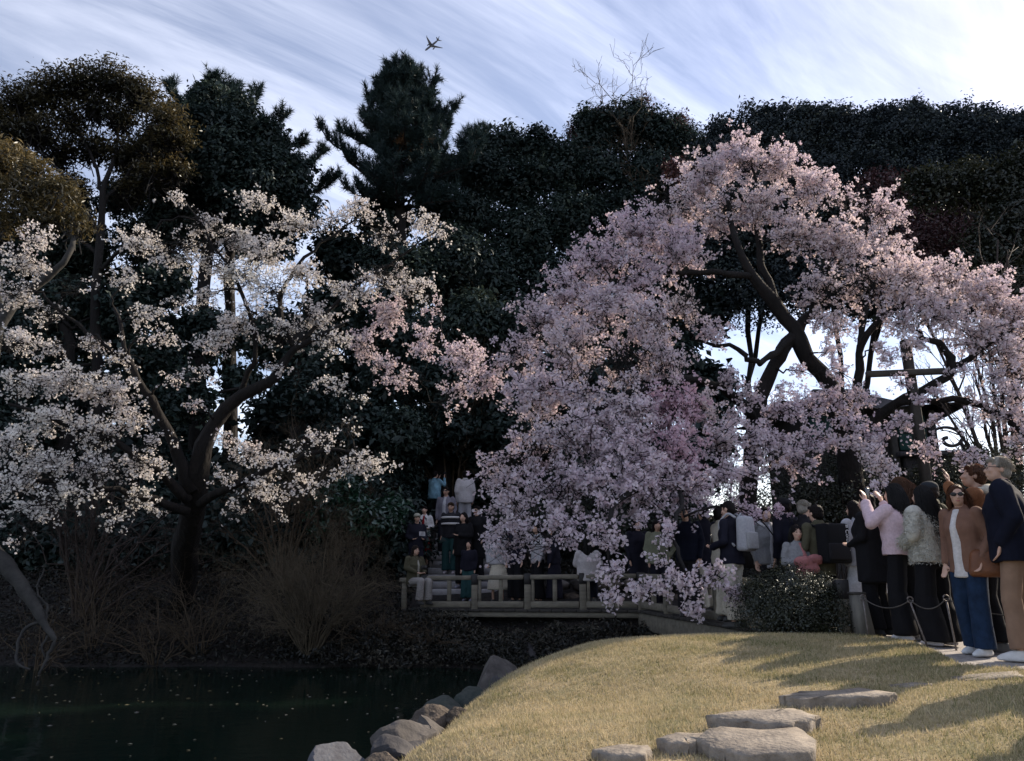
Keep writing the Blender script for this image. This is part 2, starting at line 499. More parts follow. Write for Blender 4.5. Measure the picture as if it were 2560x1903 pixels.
mx_ = t_.nodes.new('ShaderNodeMix'); mx_.data_type = 'RGBA'; mx_.blend_type = 'MULTIPLY'; mx_.inputs[0].default_value = 1.0
t_.links.new(big, mx_.inputs[6]); t_.links.new(fin, mx_.inputs[7]); t_.links.new(mx_.outputs[2], p_.inputs['Base Color'])
bp_ = t_.nodes.new('ShaderNodeBump'); bp_.inputs['Strength'].default_value = 0.8; bp_.inputs['Distance'].default_value = 0.02
t_.links.new(tnoise(45, 8), bp_.inputs['Height']); t_.links.new(bp_.outputs[0], p_.inputs['Normal'])
t_.links.new(p_.outputs[0], out_.inputs[0])
lawn = tag(mb.build('lawn', lawn_m, smooth=True), 'straw coloured winter lawn on a low mound beside the pond', kind='structure')

def blades(n, poly, ylim, h, w, mat, name, label, tintf, xlim=(-1.2, 6.5)):
    x = rng.uniform(*xlim, n * 3); y = rng.uniform(*ylim, n * 3)
    k = inside(poly, x, y); x, y = x[k][:n], y[k][:n]
    n = len(x)
    z = HT(x, y) + 0.03
    a = rng.uniform(0, 6.283, n); b = a + rng.normal(0, 0.6, n) + math.pi / 2
    hh = rng.uniform(h[0], h[1], n)
    lean = rng.uniform(0.1, 1.0, n) * hh
    c = np.stack((x, y, z - 0.006), -1)
    s = np.stack((np.cos(a), np.sin(a), 0 * a), -1) * (w * rng.uniform(.6, 1.3, n))[:, None]
    tip = c + np.stack((np.cos(b) * lean, np.sin(b) * lean, hh), -1)
    V = np.stack((c - s, c + s, tip), 1).reshape(-1, 3)
    F = np.arange(3 * n).reshape(n, 3)
    m = MB(); m.add(V, F, np.repeat(np.clip(tintf(c), 0, 1), 3))
    return tag(m.build(name, mat), label, kind='stuff')
blades(230000, LAWN, (3.6, 10), (0.012, 0.045), 0.0036, M['grass_blade'], 'grass', 'short dry grass blades of the lawn',
       lambda c: 0.50 + 0.32 * noise3(c, 1.3, 2) + .18 * noise3(c, 9, 4) + rng.normal(0, .22, len(c)))
edge = [(-.3, 8.4), (.15, 9.0), (.8, 9.5), (1.5, 9.45), (1.5, 10.1), (.6, 10.0), (-.1, 9.4)]
blades(5000, edge, (8, 10.2), (0.05, 0.16), 0.005, M['grass_green'], 'tall_grass', 'taller green grass fringing the back edge of the lawn',
       lambda c: rng.uniform(0, 1, len(c)))

# ---- path
PATH = [tuple(gp(2050, 1590)[:2]), (3.2, 8.4), (3.5, 6.6), (3.9, 5.7), (7, 4.4), (14, 3.2), (14, 8.2), (8.2, 8.9), (6.2, 9.6), (4.9, 10.4), (4.1, 10.3), (3.3, 9.6)]
mb = MB(); mb.add(*grid_mesh(axis((2.5, 8, 56), (8, 14, 20)), axis((3, 11, 80)), lambda x, y: HT(x, y) + 0.014, lambda x, y: inside(PATH, x, y)))
tag(mb.build('path', M['path'], smooth=True), 'pale gravel path where the visitors queue behind the lawn', kind='structure')

# ---- pond
wm, wt, wo = new_mat('pond_water')
wp = wt.nodes.new('ShaderNodeBsdfPrincipled')
wp.inputs['Base Color'].default_value = (0.004, 0.010, 0.007, 1)
wp.inputs['Roughness'].default_value = 0.04
wp.inputs['IOR'].default_value = 1.33
wtc = wt.nodes.new('ShaderNodeTexCoord')
wmp = wt.nodes.new('ShaderNodeMapping'); wmp.inputs['Scale'].default_value = (1.0, 1.6, 1)
wt.links.new(wtc.outputs['Object'], wmp.inputs[0])
wn = wt.nodes.new('ShaderNodeTexNoise'); wn.inputs['Scale'].default_value = 2.6; wn.inputs['Detail'].default_value = 4
wt.links.new(wmp.outputs[0], wn.inputs['Vector'])
wb = wt.nodes.new('ShaderNodeBump'); wb.inputs['Strength'].default_value = 0.12; wb.inputs['Distance'].default_value = 0.05
wt.links.new(wn.outputs[0], wb.inputs['Height']); wt.links.new(wb.outputs[0], wp.inputs['Normal'])
wt.links.new(wp.outputs[0], wo.inputs[0])
mb = MB(); mb.add([(-45, -12, WATER), (6, -12, WATER), (6, 16.2, WATER), (-45, 16.2, WATER)], [[0, 1, 2, 3]])
tag(mb.build('pond', wm), 'still dark green pond water', kind='structure')
# floating petals and leaves
n = 260
x = rng.uniform(-9, 0.5, n); y = rng.uniform(7.2, 14.5, n)
k = (HT(x, y) < WATER - 0.1) & ((y > 9.5 + 0.12 * (x + 4)) | (rng.random(n) < .25)); x, y = x[k], y[k]; n = len(x)
a = rng.uniform(0, 6.28, n); s = rng.uniform(.012, .036, n)
V = []
for q, (e, f) in enumerate(((1, 0), (0, .5), (-1, 0), (0, -.5))):
    V.append(np.stack((x + s * (e * np.cos(a) - f * np.sin(a)), y + s * (e * np.sin(a) + f * np.cos(a)), np.full(n, WATER + .004) + .004 * (q % 2)), -1))
V = np.stack(V, 1).reshape(-1, 3)
mb = MB(); mb.add(V, np.arange(4 * n).reshape(n, 4), np.repeat(rng.random(n), 4))
tag(mb.build('floating_leaves', leafmat('fallen', [(0, (.30, .22, .09)), (.6, (.45, .38, .30)), (1, (.55, .48, .46))], .2, .02)), 'fallen petals and yellow leaves floating on the pond', kind='stuff')

# ---- rocks
def ico(sub):
    bm = bmesh.new(); bmesh.ops.create_icosphere(bm, subdivisions=sub, radius=1.0)
    V = np.array([v.co[:] for v in bm.verts]); F = np.array([[v.index for v in f.verts] for f in bm.faces]); bm.free()
    return V, F
ICO4 = ico(4); ICO3 = ico(3)
def rock_mesh(h, seed, planes=11, lump=0.09, cutmin=0.42, flat_top=None, src=None):
    V, F = (src or ICO4); V = V.copy()
    r = np.random.default_rng(seed)
    for _ in range(planes):
        nrm = unit(r.normal(size=3)); d = r.uniform(cutmin, 0.88)
        e = np.maximum(V @ nrm - d, 0); V -= e[:, None] * nrm * 0.92
    if flat_top is not None:
        nrm = unit(np.array(flat_top[:3])); e = np.maximum(V @ nrm - flat_top[3], 0); V -= e[:, None] * nrm
    V *= (1 + lump * noise3(V, 2.2, seed, 3))[:, None]
    V *= (1 + 0.035 * noise3(V, 8, seed + 3, 3))[:, None]
    return V * np.array(h), F
def rock(label, px, pytop, Y, h, mat, seed, rz=0.0, group=None, **k):
    c = at(px, pytop, Y); c[2] -= h[2] * 0.9
    V, F = rock_mesh(h, seed, **k)
    m = MB(); m.add(V, F)
    o = m.build('boulder', mat, smooth=True, loc=c); o.data.set_sharp_from_angle(angle=R(24)); o.rotation_euler = (0, 0, rz)
    return tag(o, label, 'rock', group or 'boulders edging the pond')
rock('angular pale grey block with a flat slanted top standing in the pond', 848, 1842, 6.9, (.27, .25, .33), surf('stone_cut', (.11, .115, .13), (.06, .06, .07), .8, 9, bump=.5, bscale=30), 3, .5, planes=10, lump=.02, cutmin=.55, flat_top=(.1, -.45, .9, .45))
rock('smooth dark egg shaped boulder with a pale scar at the lawn corner', 978, 1843, 6.15, (.22, .25, .24), M['stone_dark'], 5, .4)
rock('small tan topped boulder lowest on the lawn corner', 953, 1884, 5.75, (.16, .17, .2), M['stone_brown'], 9, 0)
rock('broad pale boulder split by a deep crack beside the water', 1018, 1800, 6.7, (.33, .3, .28), M['stone'], 12, .3)
rock('long sloping pale boulder lying behind the cracked one', 1075, 1790, 6.95, (.26, .34, .22), M['stone'], 15, -.6, lump=.06)
rock('low grey boulder sunk in the grass below the cracked one', 1062, 1838, 6.3, (.28, .2, .14), M['stone_dark'], 16, .2)
rock('rough brown lava rock with weeds on the shore', 1080, 1764, 7.3, (.21, .22, .2), M['stone_brown'], 21, .1, lump=.2, planes=3)
rock('small rough brown rock tucked against the lawn bank', 1150, 1768, 7.2, (.13, .13, .14), M['stone_brown'], 22, .8, lump=.2, planes=3)
rock('dark mossy low rock with its foot in the pond', 1115, 1742, 7.9, (.27, .24, .26), M['stone_moss'], 25, .2)
rock('dark layered mossy rock below the great boulder', 1178, 1712, 8.35, (.24, .25, .3), M['stone_moss'], 27, .9)
rock('small purplish grey rock wedged before the great boulder', 1235, 1684, 8.7, (.19, .2, .22), M['stone_dark'], 31, .5)
rock('great rounded grey boulder at the far end of the lawn edge', 1243, 1647, 9.25, (.335, .33, .34), M['stone'], 33, .2, planes=5, lump=.05)
for i, (px, py, Y, s) in enumerate(((1560, 1590, 13.2, .45), (1640, 1610, 11.6, .35), (1330, 1600, 14.6, .4), (1450, 1640, 13.2, .35), (1700, 1600, 12.2, .4))):
    rock(['dark rock on the bank below the bend of the footbridge', 'dark rock peeping over the crest of the lawn', 'dark rock low under the middle of the footbridge', 'dark rock in the channel behind the great boulder', 'dark rock below the sloping bridge girder'][i], px, py, Y, (s, s * .8, s * .8), M['stone_dark'], 40 + i, i, group='rocks under the far bank', src=ICO3)

# ---- stepping stones
def stepping_stone(label, pts, seed, dz=0.1, th=0.18):
    P = np.array([gp(px, py, dz) for px, py in pts])
    c = P.mean(0); r = np.random.default_rng(seed)
    Q = []
    for i in range(len(P)):
        a, b = P[i], P[(i + 1) % len(P)]
        for t in np.linspace(0, 1, 6, endpoint=False):
            q = a * (1 - t) + b * t
            Q.append(q + np.append(r.normal(0, .008, 2), 0))
    Q = np.array(Q) - c; n = len(Q)
    Q[:, 2] = Q[:, 2] * 0.85
    inn = Q * [.5, .5, .6]; mid = Q * [.985, .985, 1]
    side = Q * [1.0, 1.0, 1] + np.array([0, 0, -.012]) + r.normal(0, .004, (n, 3))
    low = Q * [.955, .955, 1] + np.array([0, 0, -th]) + r.normal(0, .012, (n, 3))
    R_ = [inn + [0, 0, .004], mid, side, low]
    V = np.concatenate(R_ + [np.array([[0, 0, .006]])])
    V[:2 * n] += np.stack((0 * V[:2 * n, 0], 0 * V[:2 * n, 0], .004 * noise3(V[:2 * n], 14, seed)), -1)
    m = MB(); b = 0
    F = []
    for k in range(3):
        for i in range(n): F.append((k * n + i, (k + 1) * n + i, (k + 1) * n + (i + 1) % n, k * n + (i + 1) % n))
    m.add(V, F); m.f.append(np.array([(4 * n, i, (i + 1) % n) for i in range(n)]))
    bm_fix = m.build('stepping_stone', M['slab'], loc=c)
    bm = bmesh.new(); bm.from_mesh(bm_fix.data); bmesh.ops.recalc_face_normals(bm, faces=bm.faces[:]); bm.to_mesh(bm_fix.data); bm.free()
    return tag(bm_fix, label, 'stepping stone', 'stepping stones across the lawn')
stepping_stone('small mossy stepping stone at the low end of the row on the lawn', [(1480, 1874), (1555, 1860), (1630, 1862), (1612, 1889), (1560, 1893), (1500, 1884)], 1, .08)
stepping_stone('pale wedge shaped stepping stone half hidden beside the largest slab', [(1640, 1845), (1690, 1829), (1765, 1832), (1768, 1845), (1725, 1858), (1665, 1856)], 2)
stepping_stone('largest grey stepping slab with a broken dark corner', [(1735, 1842), (1800, 1815), (1915, 1822), (2003, 1817), (2038, 1852), (2030, 1880), (1850, 1887), (1785, 1868)], 3, .11)
stepping_stone('diamond shaped pale stepping slab with a thick dark front edge', [(1765, 1788), (1870, 1776), (1950, 1768), (1985, 1770), (2042, 1788), (2030, 1797), (1960, 1812), (1850, 1803)], 4, .11)
stepping_stone('long narrow stepping stone flecked with dead leaves on its dark edged top', [(1945, 1741), (2000, 1728), (2100, 1725), (2150, 1717), (2215, 1728), (2238, 1732), (2180, 1743), (2080, 1742), (2000, 1747)], 5, .10)
stepping_stone('thin sliver of stepping stone nearly flush with the lawn', [(2220, 1712), (2280, 1705), (2335, 1709), (2270, 1716)], 6, .05)
stepping_stone('flat pale stepping stone at the edge of the gravel path', [(2375, 1692), (2470, 1681), (2545, 1676), (2558, 1690), (2410, 1700)], 7, .05)

# ---- far stairs
ST_X0, ST_X1, ST_Y = -2.05, -.25, 17.35
stairs = tag(empty('stairs', (0, 0, 0)), 'straight flight of low garden steps climbing behind the bridge', kind='structure')
for i in range(12):
    z = .06 + .155 * i; y = ST_Y + .33 * i
    m = MB(); box(m, ((ST_X0 + ST_X1) / 2, y + .06, z + .078), (ST_X1 - ST_X0, .12, .150), bev=.015); m.build('step_edge', M['step'], stairs)
    m = MB(); box(m, ((ST_X0 + ST_X1) / 2, y + .30, z + .03), (ST_X1 - ST_X0 - .01, .36, .22), bev=.004); m.build('tread', M['earth'], stairs)

# ---- footbridge
BA, BB, BC_ = np.array((-2.25, 16.25, .04)), np.array((2.45, 14.7, .10)), np.array((3.72, 8.75, .06))
bridge = empty('footbridge', tuple(BB), label='low weathered timber footbridge with post and rail sides and black post caps', cat='bridge')
def bl(p): return np.asarray(p) - BB
def railing(p0, p1, n, first=True, last=True):
    p0, p1 = np.asarray(p0), np.asarray(p1)
    for i in range(n + 1):
        p = p0 + (p1 - p0) * i / n
        if (i == 0 and not first) or (i == n and not last): continue
        m = MB(); beam(m, bl(p + [0, 0, -.08]), bl(p + [0, 0, .53]), .13, .13, .012); po = m.build('post', M['wood'], bridge)
        m = MB(); beam(m, bl(p + [0, 0, .44]), bl(p + [0, 0, .655]), .14, .14, .01); m.build('post_cap', M['iron_black'], po)
    for i in range(n):
        a = p0 + (p1 - p0) * i / n; b = p0 + (p1 - p0) * (i + 1) / n
        d = unit(b - a) * .07
        m = MB(); beam(m, bl(a + d + [0, 0, .585]), bl(b - d + [0, 0, .585]), .13, .09, .015); m.build('hand_rail', M['wood'], bridge)
        m = MB(); beam(m, bl(a + d + [0, 0, .06]), bl(b - d + [0, 0, .06]), .09, .12, .012); m.build('kerb_beam', M['wood'], bridge)
        c = (a + b) / 2
        m = MB(); beam(m, bl(c + [0, 0, .118]), bl(c + [0, 0, .541]), .085, .085, .01); m.build('baluster', M['wood'], bridge)
        e = a + d * 1.6
        m = MB(); beam(m, bl(e + [0, 0, .118]), bl(e + [0, 0, .541]), .06, .075, .01); m.build('baluster', M['wood'], bridge)
railing(BA + [.42, -.1, 0], BB, 4)
railing(BB, BC_, 5, first=False)
m = MB(); beam(m, bl((-2.27, 16.35, -.02)), bl((-2.27, 16.35, .54)), .11, .11, .012); m.build('post', M['wood'], bridge)
m = MB(); beam(m, bl((-2.36, 16.36, .585)), bl((-1.95, 16.22, .585)), .14, .09, .012); m.build('hand_rail', M['wood'], bridge)
for a, b in ((BA, BB), (BB, BC_)):
    d = unit(b - a); nrm = np.array((d[1], -d[0], 0)); nrm = nrm if nrm[1] > 0 or nrm[0] > 0.5 else -nrm
    L = np.linalg.norm(b - a); k = int(L / .24)
    for i in range(k):
        q = a + d * (i + .5) * L / k + np.array((0, 0, -.055))
        m = MB(); beam(m, bl(q - nrm * .12), bl(q + nrm * 1.5), L / k - .012, .05, .006); m.build('deck_plank', M['wood_dark'], bridge)
    gh = .10 if a is BA else .30
    for off in (0.0, 1.3):
        m = MB(); beam(m, bl(a + nrm * off + [0, 0, -.083 - gh / 2]), bl(b + nrm * off + [0, 0, -.083 - gh / 2]), .16, gh, .015); m.build('girder', M['wood'], bridge)

# ---- dry stone wall behind the bridge
wall = empty('stone_wall', (1.3, 16.75, 0), label='low dry stone wall of big squared blocks behind the bridge rail', cat='wall')
r_ = np.random.default_rng(5)
for row in range(2):
    x = .1 + .2 * row
    while x < 3.6:
        w = r_.uniform(.32, .62)
        V, F = rock_mesh((w / 2 * 1.12, .25, .17), int(x * 100) + row, planes=9, lump=.06, cutmin=.7, src=ICO3)
        m = MB(); m.add(V, F)
        m.build('block', M['stone_brown'] if r_.random() < .4 else M['stone'], wall, smooth=True, loc=(x + w / 2 - 1.3, -.18 * (x - 1.3) * 2 / 3 + r_.uniform(-.02, .02), .17 + .31 * row))
        x += w + .01

# ---- fence rail above the stairs
fz = at(1020, 1254, 20.0)
fence = empty('wooden_fence', (fz[0], fz[1], h1(fz[0], fz[1])), label='plain timber post and rail fence at the head of the steps', cat='fence')
zt = fz[2] - fence.location.z
for x in (-1.4, -.7, .0):
    m = MB(); beam(m, (x + .05, 0, -.1), (x + .05, 0, zt + .02), .12, .12, .01); m.build('post', M['wood'], fence)
m = MB(); beam(m, (-2.3, -.07, zt - .05), (.12, -.07, zt - .05), .07, .1, .01); m.build('rail', M['wood'], fence)
m = MB(); beam(m, (-2.3, -.07, zt - .42), (.12, -.07, zt - .42), .06, .08, .01); m.build('rail', M['wood'], fence)

# ---- garden pavilion on the rise, mostly behind blossom
pv = at(2120, 1150, 21.5)
pav = empty('pavilion', (pv[0], 21.5, h1(pv[0], 21.5) - .1), label='dark roofed garden pavilion with green window panels half hidden by blossom', cat='pavilion')
M['tile'] = surf('roof_tile', (.05, .045, .05), (.028, .026, .03), .6, 10, bump=.3)
M['green_paint'] = surf('green_paint', (.015, .06, .055), (.01, .04, .038), .6, 5)
M['plaster'] = surf('plaster_dark', (.03, .026, .026), (.02, .017, .018), .9, 5)
bz = pav.location.z
zw = at(2120, 1052, 21.5)[2] - bz; zr = at(2120, 985, 21.5)[2] - bz
W, D = 2.1, 1.6
m = MB(); box(m, (0, 0, zw / 2), (2 * W - .5, 2 * D - .5, zw), bev=.02); m.build('wall', M['plaster'], pav)
for x in (-1.75, -.65, .65, 1.75):
    m = MB(); beam(m, (x, -D + .18, 0), (x, -D + .18, zw), .16, .16, .01); m.build('column', M['wood_dark'], pav)
for x in (-1.2, 0, 1.2):
    wd = m = MB(); box(m, (x, -D + .2, zw - .62), (.78, .05, .95), bev=.01); wd = m.build('window', M['green_paint'], pav)
    m = MB(); beam(m, (x, -D + .16, zw - 1.05), (x, -D + .16, zw - .2), .03, .03, .004); m.build('glazing_bar', M['wood_dark'], wd)
    m = MB(); box(m, (x, -D + .16, zw - .62), (.74, .03, .03)); m.build('glazing_bar', M['wood_dark'], wd)
# swept hip roof
def swept_roof(W, D, z0, z1, n=10):
    V, F = [], []
    for j in range(n + 1):
        t = j / n; s = (1 - t) ** 1.0
        ex, ey = (W + .55) * s + .75 * t, (D + .55) * s + .03 * t
        zc = z0 + (z1 - z0) * (t ** 1.5)
        for (a, b) in ((-1, -1), (0, -1), (1, -1), (1, 0), (1, 1), (0, 1), (-1, 1), (-1, 0)):
            up = .22 * (1 - t) ** 3 * (abs(a) * abs(b))
            V.append((a * ex, b * ey, zc + up))
    for j in range(n):
        for i in range(8):
            F.append((j * 8 + i, j * 8 + (i + 1) % 8, (j + 1) * 8 + (i + 1) % 8, (j + 1) * 8 + i))
    m = MB(); m.add(V, F); m.f.append(np.array([list(range(n * 8, n * 8 + 8))])); m.f.append(np.array([list(range(7, -1, -1))]))
    return m
rf = swept_roof(W, D, zw - .08, zr).build('roof', M['tile'], pav, smooth=False)
m = MB(); beam(m, (-.85, 0, zr + .05), (.85, 0, zr + .05), .18, .16, .02); m.build('ridge', M['tile'], rf)
# lower wing with the curled ridge end
cu = at(2372, 1096, 20.0); cz = cu[2] - bz
wx = cu[0] - pv[0]; wy = 20.0 - 21.5
m = MB(); beam(m, (wx - 1.5, wy, cz - .46), (wx + .9, wy, cz - .40), .5, .14, .03); m.build('wing_roof', M['tile'], pav)
m = MB(); box(m, (wx - .3, wy + .1, (cz - .5) / 2), (2.0, .35, cz - .5), bev=.02); m.build('wing_wall', M['plaster'], pav)
T = np.linspace(0, 1, 26)
ang = 2.6 - T * 6.6; rad = .40 * (1 - T) ** .8 + .05
spir = np.stack((wx + .0 + rad * np.cos(ang) * 1.1, np.full(26, wy), cz - .02 + rad * np.sin(ang) * .8), -1)
spir = np.concatenate(([[wx + .5, wy, cz - .40], [wx + .1, wy, cz - .3]], spir[::-1][:0], spir))
spir = spir[2:]
tubes(spir, np.linspace(.04, .055, len(spir)), 6, mb := MB()); mb.build('ridge_scroll', M['tile'], pav, smooth=True)
T2 = np.linspace(0, 1, 8)
st_ = np.stack((wx + .55 - .25 * T2, np.full(8, wy), cz - .42 + .42 * T2 ** 1.5 - .1), -1)
tubes(st_, np.full(8, .05), 6, mb := MB()); mb.build('scroll_stem', M['tile'], pav, smooth=True)

# ---- timber prop under the big cherry
pr = at(2312, 1300, 12.9)
prop = empty('tree_prop', (pr[0], 12.9, h1(pr[0], 12.9)), label='leaning timber prop with a crosspiece holding up the pink cherry limb', cat='tree support')
o_ = np.array(prop.location)
m = MB(); beam(m, at(2335, 1330, 12.9) - o_, at(2262, 850, 12.9) - o_, .15, .15, .02); m.build('post', M['wood_dark'], prop)
m = MB(); beam(m, at(2165, 936, 12.78) - o_, at(2362, 928, 12.78) - o_, .1, .11, .02); m.build('crosspiece', M['wood_dark'], prop)

# ---- rope barrier
pins = []
for (tx, ty, bx, by) in ((2158, 1500, 2172, 1594), (2276, 1506, 2322, 1618), (2366, 1502, 2392, 1626), (2640, 1535, 2660, 1655)):
    b = gp(bx, by, .02); t = at(tx, ty, b[1] - .03)
    pins.append((b, t))
labs = ['thin iron pin with a ring eye beside the grey bollard', 'iron pin leaning toward the black trousered visitors', 'tall iron pin with a ring eye beside the blue jeans', 'thin iron pin at the end of the rope beyond the queue']
for (b, t), lb in zip(pins, labs):
    o = empty('barrier_pin', tuple(b), label=lb, cat='barrier post', group='pins of the rope barrier')
    m = tubes(np.stack([(b * (1 - q) + t * q) - b - np.array([0, 0, .05]) * (1 - q) for q in np.linspace(0, 1, 4)]), np.full(4, .009), 6); m.build('rod', M['iron'], o, smooth=True)
    a = np.linspace(0, 2 * math.pi, 15)
    m = tubes(np.stack((.028 * np.cos(a), 0 * a, .028 * np.sin(a) + .024), -1) + (t - b), np.full(15, .0075), 6); m.build('ring_eye', M['iron'], o, smooth=True)
for i in range(len(pins) - 1):
    a, b = pins[i][1] + [0, 0, .022], pins[i + 1][1] + [0, 0, .022]
    q = np.linspace(0, 1, 14); sag = .09 * (4 * q * (1 - q))
    P = a[None] * (1 - q)[:, None] + b[None] * q[:, None]; P[:, 2] -= sag
    c = P.mean(0); m = tubes(P - c, np.full(14, .006), 5)
    tag(m.build('barrier_rope', M['rope'], smooth=True, loc=c), ['dark rope sagging from the bollard pin to the leaning pin', 'dark rope sagging across the black trousers between two pins', 'dark rope running past the blue jeans toward the path end'][i], 'rope', 'ropes of the barrier')
b = gp(2160, 1592, .02, 7.5)
bol = empty('bollard', tuple(b), label='tapered grey timber bollard standing between the round bush and the queue', cat='bollard')
m = MB()
sx, hh = .095, .44
V = [(-sx, -sx, -.05), (sx, -sx, -.05), (sx, sx, -.05), (-sx, sx, -.05), (-sx * .72 - .02, -sx * .7, hh), (sx * .6 - .02, -sx * .7, hh), (sx * .6 - .02, sx * .7, hh), (-sx * .72 - .02, sx * .7, hh)]
m.add(V, [(0, 1, 5, 4), (1, 2, 6, 5), (2, 3, 7, 6), (3, 0, 4, 7), (4, 5, 6, 7), (3, 2, 1, 0)])
m.build('shaft', surf('bollard_wood', (.16, .15, .13), (.10, .095, .085), .85, 5, bump=.3, stretch=(4, 4, .6)), bol)
m = MB(); box(m, (-.03, 0, hh + .012), (.15, .15, .026), bev=.008); m.build('cap', M['wood_dark'], bol)

# ================================================================== TREES AND PLANTS
def rand_dirs(n, up=0.0):
    d = rng.normal(size=(n, 3)); d = unit(d)
    if up: d = unit(d + np.array([0, 0, up]))
    return d
def leaf_quads(mb, C, N, L, W, tint):
    """diamond leaves at C with normals N"""
    n = len(C)
    T = unit(np.cross(N, rng.normal(size=(n, 3)))); B = np.cross(N, T)
    L = np.broadcast_to(L, (n,))[:, None]; W = np.broadcast_to(W, (n,))[:, None]
    fold = N * (W * 0.35)
    V = np.stack((C - T * L * .5, C + B * W * .5 + fold, C + T * L * .5, C - B * W * .5 + fold), 1).reshape(-1, 3)
    mb.add(V, np.arange(4 * n).reshape(n, 4), np.repeat(np.clip(tint, 0, 1), 4))
def flower_fans(mb, C, N, S, tint, petals=5):
    n = len(C)
    T = unit(np.cross(N, rng.normal(size=(n, 3)))); B = np.cross(N, T)
    a0 = np.arange(petals) * 2 * math.pi / petals
    hw = math.pi / petals * 0.80
    ang = np.stack((a0 - hw, a0 + hw), -1).ravel()
    S = np.broadcast_to(S, (n,))[:, None, None]
    O = C[:, None] + S * .5 * (T[:, None] * np.cos(ang)[None, :, None] + B[:, None] * np.sin(ang)[None, :, None]) + N[:, None] * S * .14
    V = np.concatenate(((C - N * S[:, 0] * .08)[:, None], O), 1)
    k = 1 + 2 * petals
    base = np.arange(n)[:, None] * k
    F = np.concatenate([np.concatenate((base, base + 1 + 2 * i, base + 2 + 2 * i), 1)[:, None] for i in range(petals)], 1).reshape(-1, 3)
    mb.add(V.reshape(-1, 3), F, np.repeat(np.clip(tint, 0, 1), k))
def leaf_mass(mb, lobes, clusters, per, L, W, spread=0.22, shell=(0.5, 1.05), up=0.35, tbase=0.45, tvar=0.25, lump=0.22, seed=0.0, topbright=0.0, squash=1.0, aim=0.8):
    """leaf clumps spread over the shells of a set of lobes (x,y,z,r)"""
    lobes = np.asarray(lobes, float)
    w = lobes[:, 3] ** 2; k = rng.choice(len(lobes), clusters, p=w / w.sum())
    d = rand_dirs(clusters, 0.25)
    rr = rng.uniform(shell[0] ** 2, shell[1] ** 2, clusters) ** .5
    rr = rr * (1 + lump * noise3(d * 2.0 + k[:, None] * 3.1, 1.6, seed))
    C = lobes[k, :3] + d * (lobes[k, 3] * rr)[:, None] * np.array([1, 1, squash])
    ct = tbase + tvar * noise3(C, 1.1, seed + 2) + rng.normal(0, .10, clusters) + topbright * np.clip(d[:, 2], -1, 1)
    Cc = np.repeat(C, per, 0) + rng.normal(0, spread * .55, (clusters * per, 3)) * np.array([1, 1, .7])
    n = len(Cc)
    N = unit(np.repeat(d, per, 0) * aim + rng.normal(0, .42, (n, 3)) + np.array([0, 0, up]))
    leaf_quads(mb, Cc, N, L * rng.uniform(.7, 1.3, n), W * rng.uniform(.7, 1.3, n), np.repeat(ct, per) + rng.normal(0, .10, n))
    return C

def polyline(pts, n=14, wob=0.02):
    """pts rows (x,y,z,r) -> smooth Catmull-Rom polyline with radii"""
    P = np.asarray(pts, float)
    if len(P) == 2:
        P = np.stack((P[0], (P[0] + P[1]) / 2, P[1]))
    Q = np.concatenate((2 * P[:1] - P[1:2], P, 2 * P[-1:] - P[-2:-1]))
    T = np.linspace(0, len(P) - 1 - 1e-6, n)
    i = T.astype(int); f = (T - i)[:, None]
    p0, p1, p2, p3 = Q[i], Q[i + 1], Q[i + 2], Q[i + 3]
    C = .5 * ((2 * p1) + (-p0 + p2) * f + (2 * p0 - 5 * p1 + 4 * p2 - p3) * f ** 2 + (-p0 + 3 * p1 - 3 * p2 + p3) * f ** 3)
    C[:, 3] = np.maximum(C[:, 3], .003)
    C[1:-1, :3] += rng.normal(0, wob, (n - 2, 3))
    return C
class Skel:
    """limbs first, then each lobe sends a branch to the nearest wood"""
    def __init__(s): s.mb = MB(); s.nodes = np.zeros((0, 7)); s.last = None
    def limb(s, pts, n=14, sides=8, wob=0.02, tint=0.5):
        C = polyline(pts, n, wob)
        C[1:, 3] *= 1 + rng.normal(0, .07, n - 1)
        tubes(C[:, :3], C[:, 3], sides, s.mb, tint)
        T = np.gradient(C[:, :3], axis=0)
        s.nodes = np.concatenate((s.nodes, np.concatenate((C, unit(T)), 1)))
        return C
    def reach(s, c, r_end=.012, wob=.04, sag=0.0):
        c = np.asarray(c, float)
        d = np.linalg.norm(s.nodes[:, :3] - c, axis=1) + .5 * np.maximum(s.nodes[:, 2] - c[2], 0)
        i = int(np.argmin(d)); nd = s.nodes[i]; L = np.linalg.norm(c - nd[:3])
        if L < .12: return None
        r0 = min(nd[3] * .75, .012 + .022 * L)
        m1 = nd[:3] + (nd[4:7] * .35 + unit(c - nd[:3]) * .35) * L * .5
        m2 = nd[:3] * .35 + c * .65 + np.array([0, 0, .10 * L - sag])
        return s.limb([np.append(nd[:3], r0), np.append(m1, r0 * .75), np.append(m2, r0 * .5), np.append(c, max(r_end, r0 * .25))], 9, 5, wob * min(L, 1.5))
def pxr(rows):
    return [np.append(at(px, py, Y), r) for px, py, Y, r in rows]

